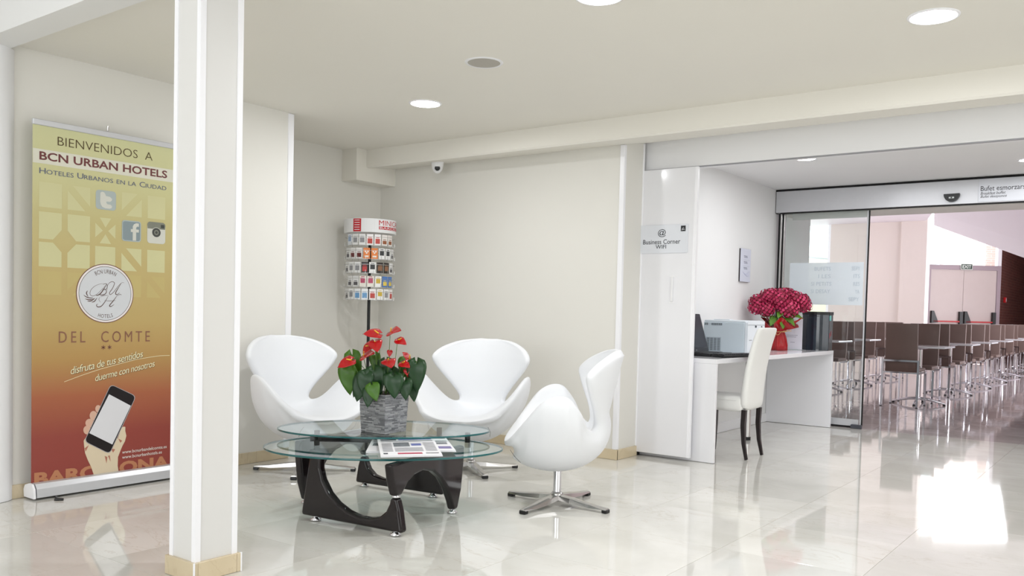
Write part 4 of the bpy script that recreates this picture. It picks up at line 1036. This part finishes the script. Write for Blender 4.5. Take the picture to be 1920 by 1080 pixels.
for z0, z1 in TZ:
    for zz in (z0+.004, z1-.02):
        wr.tube([(*cyl(2*PI*k/40, .2045), zz) for k in range(41)], .0014, 4, cap=False)
    for k in range(20):
        a = 2*PI*(k+.5)/20; wr.tube([(*cyl(a, .196), z0+.003), (*cyl(a, .208), z0+.003), (*cyl(a, .208), z0+.03)], .0012, 4)
        if k % 5 == 0: wr.tube([(0, 0, z0+.01), (*cyl(a, .2), z0+.01)], .0016, 4)
obj('wire_pockets', wr, M_wire, rk)
# clear-ish acrylic fins between pockets, as thin upright strips
CARDS = [
 ['photo blue', 'white grey', 'white grey', 'white red', 'white red', 'brown red', 'brown red'],
 ['grey photo', 'white maroon', 'white maroon', 'orange', 'orange', 'white black', 'white black', 'grey photo'],
 ['grey photo', 'white grey', 'white grey', 'black red', 'white black', 'black brown', 'black brown', 'grey photo'],
 ['grey photo', 'grey photo', 'yellow magenta', 'yellow magenta', 'white yellow', 'blue yellow', 'blue yellow'],
 ['grey photo', 'white grey', 'sky blue', 'sky blue', 'white red', 'white yellow', 'white grey', 'white red']]
CC = {'photo blue': ((226, 230, 238), (150, 170, 200)), 'white grey': ((240, 240, 240), (150, 150, 154)), 'white red': ((243, 240, 240), (192, 78, 70)), 'brown red': ((238, 232, 228), (150, 92, 60)),
      'grey photo': ((228, 228, 228), (96, 94, 98)), 'white maroon': ((238, 236, 236), (104, 44, 44)), 'orange': ((232, 132, 62), (246, 236, 226)), 'white black': ((240, 240, 240), (60, 62, 64)),
      'black red': ((44, 40, 40), (190, 60, 60)), 'black brown': ((54, 48, 44), (140, 100, 74)), 'yellow magenta': ((240, 236, 226), (186, 84, 112)), 'white yellow': ((242, 242, 240), (206, 176, 70)),
      'blue yellow': ((78, 122, 190), (226, 200, 92)), 'sky blue': ((236, 238, 240), (110, 160, 206))}
CN = {'photo blue': 'pale blue pictured', 'white grey': 'white, grey-printed', 'white red': 'white, red-printed', 'brown red': 'brown-pictured', 'grey photo': 'grey-pictured', 'white maroon': 'white card with maroon picture',
      'orange': 'orange', 'white black': 'black-and-white', 'black red': 'black, red-lettered', 'black brown': 'black, brown-pictured', 'yellow magenta': 'yellow and magenta', 'white yellow': 'white, yellow-badged', 'blue yellow': 'blue and yellow', 'sky blue': 'sky blue pictured'}
ORD = ['leftmost', 'second', 'third', 'fourth', 'fifth', 'sixth', 'seventh', 'eighth', 'ninth']; TIER = ['top', 'second', 'middle', 'fourth', 'lowest']
cw = .027
card_body = {}; card_pic = {}
for k, (c1, c2) in CC.items():
    nm = k.replace(' ', '_')
    card_body[k] = MB().box(-cw, cw, -.005, .0, 0, .088, c=.0006).mesh('minicard', mat('card_'+nm, S(*c1), .35, var=.04, scale=30))
    p = MB()
    seed = sum(map(ord, k)); rr = random.Random(seed)
    if k == 'orange':
        for cx_, cz_ in ((-.010, .058), (.010, .058), (0, .046)): p.add([(cx_+.007*math.cos(a), -.0056, cz_+.007*math.sin(a)) for a in [2*PI*q/12 for q in range(12)]], [tuple(range(12))])
        p.add([(-.016, -.0056, .012), (.016, -.0056, .012), (.016, -.0056, .026), (-.016, -.0056, .026)], [(0, 1, 2, 3)])
    else:
        z0 = rr.choice((.012, .02, .03)); z1 = z0+rr.uniform(.026, .045)
        p.add([(-.019, -.0056, z0), (.019, -.0056, z0), (.019, -.0056, z1), (-.019, -.0056, z1)], [(0, 1, 2, 3)])
        p.add([(-.015, -.0056, z1+.006), (.015, -.0056, z1+.006), (.015, -.0056, z1+.011), (-.015, -.0056, z1+.011)], [(0, 1, 2, 3)])
    card_pic[k] = p.mesh('card_picture', mat('cardpic_'+nm, S(*c2), .4, var=.35, scale=90), recalc=False)
for ti, row in enumerate(CARDS):
    n = len(row); offs = [0, 2, -2, 3, -1][ti]
    for j, k in enumerate(row):
        th = math.radians((j-(n-1)/2)*18.0+offs); q = cyl(th, .197)
        nrm_ = cyl(th, 1.0)
        o = obj('minicard', card_body[k], None, None, (RK.x+q.x, RK.y+q.y, TZ[ti][0]+.005), (0, 0, math.atan2(nrm_.y, nrm_.x)+PI/2))
        tag(o, '%s card in the %s tier of the rack, %s from the left' % (CN[k].replace(' card', ''), TIER[ti], ORD[j]) if j else '%s card in the %s tier of the rack, leftmost' % (CN[k].replace(' card', ''), TIER[ti]), 'card', 'cards in the round rack')
        obj('card_picture', card_pic[k], None, o)

# dome camera
dc = thing('dome_camera', 'white dome security camera with dark lens under the ceiling soffit', 'camera', (-4.775, 5.335, 2.275))
obj('mount_ring', MB().lathe([(0, .002), (.052, .002), (.054, -.006), (.050, -.012)], n=36), M_white_m, dc)
obj('housing', MB().lathe([(.050, -.010), (.049, -.03), (.042, -.06), (.030, -.082), (.014, -.094), (0, -.097)], n=36), M_white_m, dc)
cdir = Vector((4.775, -5.335, -1.2)).normalized()
q = cdir.to_track_quat('Z', 'Y').to_euler()
lp = Vector((0, 0, -.052))+cdir*.034
obj('lens_ring', MB().lathe([(.024, -.006), (.025, .004), (.021, .008)], n=28), M_alu, dc, lp, q)
obj('lens', MB().lathe([(.022, .002), (.020, .007), (.012, .010), (0, .011)], n=28), M_black, dc, lp, q)

# ------------------------------------------------------------------ desk corner
dk = thing('white_desk', 'long white lacquered desk along the passage wall with panel ends', 'desk', (-2.855, 7.27, 0))
obj('desk_top', MB().box(-.323, .325, -1.405, .43, .722, .757, c=.002).box(-.323, .325, .431, 1.404, .722, .757, c=.002), M_white, dk)
for y0, y1 in ((-1.405, -1.375), (1.372, 1.404)):
    obj('end_panel', MB().box(-.323, .325, y0, y1, .003, .7215, c=.002), M_white, dk)
lg_ = obj('steel_leg', MB().tube([(.042, -.05, .03), (.042, -.05, .722)], .030, 24), M_brushed, dk)
obj('leg_foot', MB().tube([(.042, -.05, .002), (.042, -.05, .03)], .033, 24), M_black, lg_)

# laptop: screen faces +X
lp_ = thing('laptop', 'open black laptop with dark screen on the desk beside the door leaf', 'laptop', (-2.80, 6.355, .7575), math.radians(-3))
obj('base', MB().box(-.10, .10, -.19, .19, .001, .024, c=.004), M_black, lp_)
b = MB(); la = math.radians(17)
f_ = lambda u, v, d: (-.105-v*math.sin(la)+d*math.cos(la), u, .022+v*math.cos(la)+d*math.sin(la))
b.prism(rrect(-.195, .195, 0, .315, .008, 3), f_, -.014, 0); sc_ = obj('screen_lid', b, mat('laptop_lid', S(44, 44, 50), .3), lp_)
b = MB().prism([(-.182, .035), (.182, .035), (.182, .303), (-.182, .303)], f_, .0002, .0012); obj('screen', b, mat('dark_screen', S(58, 58, 66), .15), lp_)
b = MB().prism([(-.008+.01*math.cos(a), .016+.004*math.sin(a)) for a in [2*PI*k/12 for k in range(12)]], f_, .0002, .0014); obj('badge', b, mat('badge_silver', S(160, 162, 168), .3), lp_)
kb = MB()
for r in range(5):
    for c_ in range(13):
        kb.box(-.085+r*.024, -.066+r*.024, -.165+c_*.0255, -.144+c_*.0255, .024, .0275)
obj('keys', kb, mat('key_black', S(52, 52, 56), .45), lp_, kind='stuff')
k2 = thing('keyboard', 'separate black keyboard lying at the desk edge in front of the laptop', 'keyboard', (-2.585, 6.33, .7575), math.radians(-14))
obj('keyboard_tray', MB().box(-.065, .055, -.20, .20, .001, .020, c=.006), M_black, k2)
kb = MB()
for r in range(5):
    for c_ in range(15):
        kb.box(-.055+r*.0215, -.037+r*.0215, -.192+c_*.0258, -.171+c_*.0258, .020, .028, c=.001)
obj('keys', kb, MATS['key_black'], k2, kind='stuff')
mg = obj('document_tray', MB().box(-.06, .09, -.07, .07, .001, .006).box(-.06, -.05, -.07, .07, .006, .03, c=.002), M_white_m, None, (-3.05, 6.655, .7575))
tag(mg, 'white plastic tray on the desk between laptop and printer', 'tray')

pr = thing('printer', 'white and pale grey laser printer with side vents on the desk', 'printer', (-2.83, 6.93, .7575))
M_pr = mat('printer_blue_grey', S(208, 220, 228), .35); M_pw = mat('printer_white', S(232, 238, 244), .35)
bevel(obj('body', MB().box(-.20, .155, -.19, .19, .012, .262), M_pr, pr), .006)
bevel(obj('front_cover', MB().prism([(-.186, .014), (-.184, .262), (-.17, .276), (.19, .276), (.19, .014)], lambda u, v, d: (d, u, v), .157, .18), M_pw, pr), .004)
obj('output_lid', MB().box(-.20, .155, -.18, .19, .262, .279, c=.006).box(-.12, .02, -.175, -.1, .279, .286, c=.003), M_pw, pr)
vt = MB()
for r in range(14):
    for c_ in range(4): vt.box(-.168+c_*.031, -.144+c_*.031, -.1925, -.1895, .028+r*.0075, .0315+r*.0075)
obj('side_vent', vt, mat('vent_dark', S(70, 76, 84), .6), pr)
vt = MB()
for r in range(2):
    for c_ in range(6): vt.box(-.13+c_*.016, -.118+c_*.016, -.1925, -.1895, .236+r*.010, .242+r*.010)
    for c_ in range(2): vt.box(-.19+c_*.016, -.178+c_*.016, -.1925, -.1895, .236+r*.010, .242+r*.010)
obj('upper_vent', vt, MATS['vent_dark'], pr)
obj('vent_frame', MB().box(-.176, -.042, -.1915, -.1895, .020, .138, c=.001), mat('vent_frame_grey', S(186, 198, 206), .4), pr)
obj('latch', MB().box(.1795, .184, -.03, .0, .222, .24, c=.002).box(.1795, .183, .11, .125, .225, .235).box(.1795, .182, -.186, .19, .243, .2445).box(.1795, .182, -.15, -.09, .118, .121), MATS['vent_dark'], pr)
obj('paper_feed', MB().box(-.10, .19, -.17, -.05, .0012, .012, c=.002).box(.1, .2, -.19, .19, .0012, .012), M_black, pr)

# document card holder and black machine
cdh = thing('notice_stand', 'white printed notice sheet standing upright behind the wrapped plant', 'notice', (-2.895, 8.375, .7575), math.radians(4))
f_ = lambda u, v, d: (u, d, v)
obj('acrylic_foot', MB().box(-.14, .14, -.03, .05, .0008, .004), M_glass, cdh)
obj('sheet', MB().box(-.15, .15, -.002, .002, .004, .30), mat('notice_paper', S(226, 226, 236), .4), cdh)
nl = MB()
for v, u0, u1 in ((.235, -.06, .02), (.215, -.06, .09), (.203, -.06, .03), (.155, -.06, -.01), (.138, -.06, .10), (.122, -.06, .09), (.07, .04, .08)):
    x = u0
    while x < u1: nl.box(x, x+.010, -.0028, -.002, v, v+.005); x += .014
obj('printed_lines', nl, mat('print_line_grey', S(130, 132, 146), .6), cdh)
bm_ = thing('coffee_machine', 'glossy black drinks machine with curved front at the far end of the desk', 'coffee machine', (-2.665, 8.55, .7575))
P = [(.13, .09), (-.13, .09), (-.13, -.03)]+[(-.13+.26*k/10, -.03-.055*math.sin(PI*k/10)) for k in range(1, 10)]+[(.13, -.03)]
M_mach = mat('machine_black', S(34, 42, 52), .10, coat=.5)
bevel(obj('machine_body', MB().prism(P, lambda u, v, d: (u, v, d), .001, .345), M_mach, bm_), .005)
P2 = [(u*1.03, v*1.03) for u, v in P]
bevel(obj('machine_lid', MB().prism(P2, lambda u, v, d: (u, v, d), .345, .375), M_black, bm_), .005)
obj('energy_label', MB().box(.1300, .1335, -.025, .02, .29, .34), mat('label_teal', S(120, 190, 186), .5), bm_)
obj('front_print', MB().box(.1300, .132, -.01, -.003, .12, .17).box(.1300, .132, .03, .036, .14, .19), mat('label_red', S(170, 50, 60), .5), bm_)
obj('lid_slot', MB().box(-.05, .05, -.086, -.082, .33, .334), M_black, bm_)

# wrapped hydrangea
hy = thing('wrapped_hydrangea', 'crimson hydrangea wrapped in red foil tied with raffia on the desk', 'potted plant', (-2.86, 8.06, .7575))
M_wrap = mat('red_foil_wrap', S(158, 10, 20), .3, var=.25, scale=18, coat=.15, bump=.5, bscale=30)
n = 48; rowsW = [(.0, .080, .004), (.05, .078, .006), (.11, .066, .007), (.155, .052, .006), (.175, .046, .004), (.195, .062, .010), (.225, .112, .026), (.262, .165, .046)]
vs = []
for z, r_, am in rowsW:
    for k in range(n):
        a = 2*PI*k/n; rr = r_+am*(math.sin(8*a)+.5*math.sin(13*a+1)); zz = z+ (am*1.1*math.sin(5*a+.7) if z > .2 else 0)
        vs.append((rr*math.cos(a), rr*math.sin(a), zz+.001))
fs = [(i*n+k, i*n+(k+1) % n, (i+1)*n+(k+1) % n, (i+1)*n+k) for i in range(len(rowsW)-1) for k in range(n)]+[tuple(range(n-1, -1, -1))]
wb = MB().add(vs, fs, True); wo = obj('foil_wrap', wb, M_wrap, hy, recalc=False); m_ = wo.modifiers.new('s', 'SOLIDIFY'); m_.thickness = .001
rf = MB().tube([(.052*math.cos(a), .052*math.sin(a), .176) for a in [2*PI*k/24 for k in range(25)]], .003, 6, cap=False)
def HP(r_, f_, z):  q = CR*r_+CF*f_; return Vector((q.x, q.y, z))
rf.tube([HP(.0, -.053, .176), HP(.05, -.06, .188), HP(.10, -.05, .186)], .003, 6).tube([HP(.0, -.053, .176), HP(.04, -.06, .178), HP(.08, -.06, .192)], .0028, 6).tube([HP(.0, -.055, .176), HP(-.02, -.06, .150), HP(-.04, -.06, .146), HP(-.045, -.058, .165)], .0025, 6)
obj('raffia_bow', rf, mat('raffia', S(218, 176, 120), .7, var=.2, scale=60), hy)
M_hl = mat('hydrangea_leaf', S(92, 140, 44), .5, var=.3, scale=16)
for (r_, z, tr, tz_, L, fo) in ((-.07, .31, -.5, -.7, .10, -.07), (.0, .30, .0, -1, .10, -.09), (.06, .31, .5, -.6, .10, -.07), (.12, .34, .8, -.2, .10, -.02), (-.10, .33, -.9, .0, .09, 0), (.0, .40, -.4, .5, .09, -.08), (.1, .38, .9, .3, .09, .05), (-.02, .36, -.4, -.4, .08, -.10), (-.08, .40, -.7, .4, .09, -.05)):
    me = heart(L, L*.42, fold=.15, droop=.2, n=8, wav=1).mesh('leaf', M_hl)
    o = obj('leaf', me, None, hy, HP(r_, fo, z), orient(HP(tr, -.5, tz_), HP(0, -.6, 1))); m_ = o.modifiers.new('s', 'SOLIDIFY'); m_.thickness = .001
MF = [mat('hydrangea_petal_%s' % n_, S(*c_), .5, var=.2, scale=40) for n_, c_ in (('deep', (134, 18, 52)), ('mid', (168, 30, 74)), ('bright', (196, 56, 100)))]
rnd = random.Random(11)
HEADS = [(-.215, .455, .085, .02), (-.235, .40, .08, .0), (-.15, .385, .085, -.06), (-.12, .505, .09, -.02), (-.03, .47, .10, -.08), (.03, .515, .095, .0), (.055, .395, .105, -.09), (.13, .49, .09, -.03), (.20, .46, .09, -.02), (.245, .425, .075, .02), (.235, .49, .06, .03), (-.06, .53, .07, .05), (.1, .54, .06, .05)]
for (r_, z, R_, fo) in HEADS:
    c0 = HP(r_*.95, fo, z); b = MB()
    b.lathe([(R_*.78*math.sin(PI*k/8), -R_*.62*math.cos(PI*k/8)) for k in range(9)], c0, 14, 0)
    nf_ = int(90*(R_/.09)**2)
    for k in range(nf_):
        u = 1-2*(k+.5)/nf_; ph_ = k*2.39996; dv = Vector((math.sqrt(1-u*u)*math.cos(ph_), math.sqrt(1-u*u)*math.sin(ph_), u*.82))
        p = c0+dv*R_*rnd.uniform(.92, 1.06); nv = dv.normalized(); a1 = nv.orthogonal().normalized(); a1.rotate(Matrix.Rotation(rnd.uniform(0, 6), 3, nv)); a2 = nv.cross(a1)
        mi = rnd.choice((0, 1, 1, 2)); s_ = rnd.uniform(.0105, .0135)
        for q in range(4):
            aa = q*PI/2; d1_ = a1*math.cos(aa)+a2*math.sin(aa); d2_ = nv.cross(d1_)
            b.add([p, p+d1_*s_*.7+d2_*s_*.72+nv*s_*.15, p+d1_*s_*1.35+nv*s_*rnd.uniform(-.2, .45), p+d1_*s_*.7-d2_*s_*.72+nv*s_*.15], [(0, 1, 2, 3)], False, mi)
    obj('flower_head', b, MF, hy, recalc=False)
    obj('flower_stem', MB().tube([(0, 0, .2), HP(r_*.5, fo*.5, z*.7), c0], .003, 6), M_hl, hy)

# wall notice
wnz = thing('wall_notice', 'small acrylic notice plate on the passage wall', 'notice', (-3.18, 7.938, 1.555))
obj('back_plate', MB().box(0, .014, -.118, .122, -.155, .155, c=.001), mat('plate_side', S(58, 48, 50), .5), wnz)
obj('acrylic_face', MB().box(.014, .020, -.122, .122, -.157, .157, c=.001), mat('plate_face', S(216, 219, 234), .15), wnz)
nl = MB()
for v in (.075, .02, -.035):
    for r in range(2):
        for k in range(5): nl.box(.0203, .021, -.05+k*.017+r*.008, -.037+k*.017+r*.008, v+.01-r*.012, v+.016-r*.012)
for v in (.05, -.008): nl.box(.0203, .0208, -.06, .09, v, v+.001)
obj('printed_lines', nl, mat('notice_ink', S(110, 112, 130), .6), wnz)
nl = MB()
for k in range(3):
    nl.tube([(.0205, -.07+.03*k, -.065-.012*k), (.0205, 0+.02*k, -.085-.01*k), (.0205, .09, -.055-.02*k)], .0024, 4)
obj('printed_swoosh', nl, mat('notice_swoosh', S(186, 190, 214), .5), wnz)

# desk chair
dch = thing('desk_chair', 'ivory leather high-back chair with dark wooden legs at the white desk', 'chair', (-2.60, 6.36, 0), 0)
def cushion(pts_rows, name, m, parent, sub=2):
    return None
# backrest: sheet leaning to +X
rows = [(.36, .175, .03, .150), (.42, .183, .035, .152), (.50, .186, .035, .156), (.62, .186, .032, .168), (.75, .182, .028, .190), (.88, .180, .026, .222), (.955, .182, .026, .246), (.982, .178, .020, .256), (.990, .150, .010, .262)]
b = MB(); vs = []; n = 16
for z, hw_, ht, xc in rows:
    for k in range(n):
        a = 2*PI*k/n; cx_ = math.copysign(abs(math.cos(a))**.35, math.cos(a)); sy_ = math.copysign(abs(math.sin(a))**.6, math.sin(a))
        vs.append((xc+ht*sy_, hw_*cx_, z))
fs = [(i*n+k, i*n+(k+1) % n, (i+1)*n+(k+1) % n, (i+1)*n+k) for i in range(len(rows)-1) for k in range(n)]+[tuple(range(n-1, -1, -1)), tuple((len(rows)-1)*n+k for k in range(n))]
b.add(vs, fs, True); subsurf(obj('backrest', b, M_leather2, dch), 1)
rb = obj('seat', MB().box(-.235, .15, -.180, .180, .355, .47, c=.03), M_leather2, dch)
obj('seat_piping', MB().tube([(-.22, -.182, .44), (.10, -.182, .44)], .002, 5), M_leather2, dch)
M_wenge = mat('wenge_wood', S(34, 27, 27), .3, var=.25, scale=30)
for sy in (-1, 1):
    obj('leg', MB().tube([(.155, sy*.15, .37), (.150, sy*.152, .25), (.160, sy*.155, .12), (.185, sy*.158, .002)], [.024, .022, .018, .014], 4, smooth=False), M_wenge, dch)
    obj('leg', MB().tube([(-.20, sy*.15, .37), (-.20, sy*.152, .2), (-.205, sy*.155, .002)], [.023, .020, .014], 4, smooth=False), M_wenge, dch)

# ------------------------------------------------------------------ dining chairs and tables
def make_dining(label):
    t = thing('dining_chair', label, 'chair', (0, 0, 0), 0, 'taupe dining chairs in the breakfast hall')
    # local: sitter looks to +Y, back at y=0
    b = MB(); vs = []; rows = [(.43, .185, .05), (.50, .187, .028), (.58, .187, .012), (.75, .185, .0), (.92, .185, -.012), (1.03, .185, -.022)]
    for z, hw_, yc in rows: vs += [(-hw_, yc-.018, z), (hw_, yc-.018, z), (hw_, yc+.026, z), (-hw_, yc+.026, z)]
    fs = [(i*4+k, i*4+(k+1) % 4, (i+1)*4+(k+1) % 4, (i+1)*4+k) for i in range(5) for k in range(4)]+[(3, 2, 1, 0), (20, 21, 22, 23)]
    b.add(vs, fs, True); bevel(obj('backrest', b, M_brown, t), .009, 2)
    obj('seat', MB().box(-.195, .195, .03, .45, .432, .480, c=.014), M_brown, t)
    q = .011
    obj('back_bar', MB().box(-.21, .21, -.035, -.017, .560, .582).box(-.21, .21, -.035, -.017, .418, .432), M_chrome, t)
    obj('seat_rail', MB().box(-.21, -.192, -.02, .43, .412, .430).box(.192, .21, -.02, .43, .412, .430), M_chrome, t)
    for sx in (-1, 1):
        lb = obj('leg', MB().tube([(sx*.204, -.026, .582), (sx*.204, -.026, .42), (sx*.206, -.046, .008)], .0155, 4, smooth=False), M_chrome, t)
        obj('leg_tip', MB().box(sx*.206-.012, sx*.206+.012, -.058, -.034, .001, .010), M_black, lb)
        lb = obj('leg', MB().tube([(sx*.202, .41, .42), (sx*.202, .425, .008)], .0155, 4, smooth=False), M_chrome, t)
        obj('leg_tip', MB().box(sx*.202-.012, sx*.202+.012, .413, .437, .001, .010), M_black, lb)
    return t
def make_dtable(label):
    t = thing('bistro_table', label, 'table', (0, 0, 0), 0, 'square white tables in the breakfast hall')
    obj('table_top', MB().box(-.34, .34, -.34, .34, .728, .750, c=.003), M_white, t)
    obj('edge_band', MB().box(-.343, .343, -.343, .343, .732, .746), M_alu, t)
    obj('column', MB().tube([(0, 0, .05), (0, 0, .728)], .028, 20), M_chrome, t)
    obj('top_plate', MB().lathe([(.028, .70), (.12, .724), (.12, .728)], n=24), M_chrome, t)
    for k in range(4):
        a = k*PI/2+math.radians(2); ca, sa = math.cos(a), math.sin(a)
        g = obj('foot_arm', MB().tube([(.02*ca, .02*sa, .075), (.12*ca, .12*sa, .066), (.22*ca, .22*sa, .045), (.31*ca, .31*sa, .022)], [.020, .019, .016, .013], 8), M_chrome, t)
        obj('foot_tip', MB().lathe([(0, .001), (.018, .001), (.018, .014), (0, .016)], (.30*ca, .30*sa, 0), 12), M_black, g)
    return t
OR = ['first', 'second', 'third', 'fourth', 'fifth', 'sixth', 'seventh', 'eighth']
first_c = None; first_t = None
ROWS = [(-2.515, -2.42, [11.42, 13.42, 15.2, 17.05, 18.95, 20.85, 22.75, 24.65], 'near row', 1), (-3.96, -3.95, [12.35, 14.0, 15.9], 'row behind the glass door', 0)]
for cx_, tx_, ys, rn, skip in ROWS:
    for i, y in enumerate(ys):
        for away in (True, False):
            # away: its back to the entrance, at the near side of its table
            loc = (cx_, y+.0, 0) if away else (cx_+.01, y+1.235, 0)
            rz = 0 if away else PI
            lab = 'taupe dining chair, %s the entrance, %s table of the %s' % ('back to' if away else 'facing', OR[i], rn)
            if first_c is None:
                first_c = make_dining(lab); first_c.location = loc
            else: dup(first_c, loc, rz, lab)
        lab = 'square white table on a chrome star foot, %s in the %s' % (OR[i], rn)
        if first_t is None:
            first_t = make_dtable(lab); first_t.location = (tx_, y+.60, 0)
        else: dup(first_t, (tx_, y+.60, 0), 0, lab)
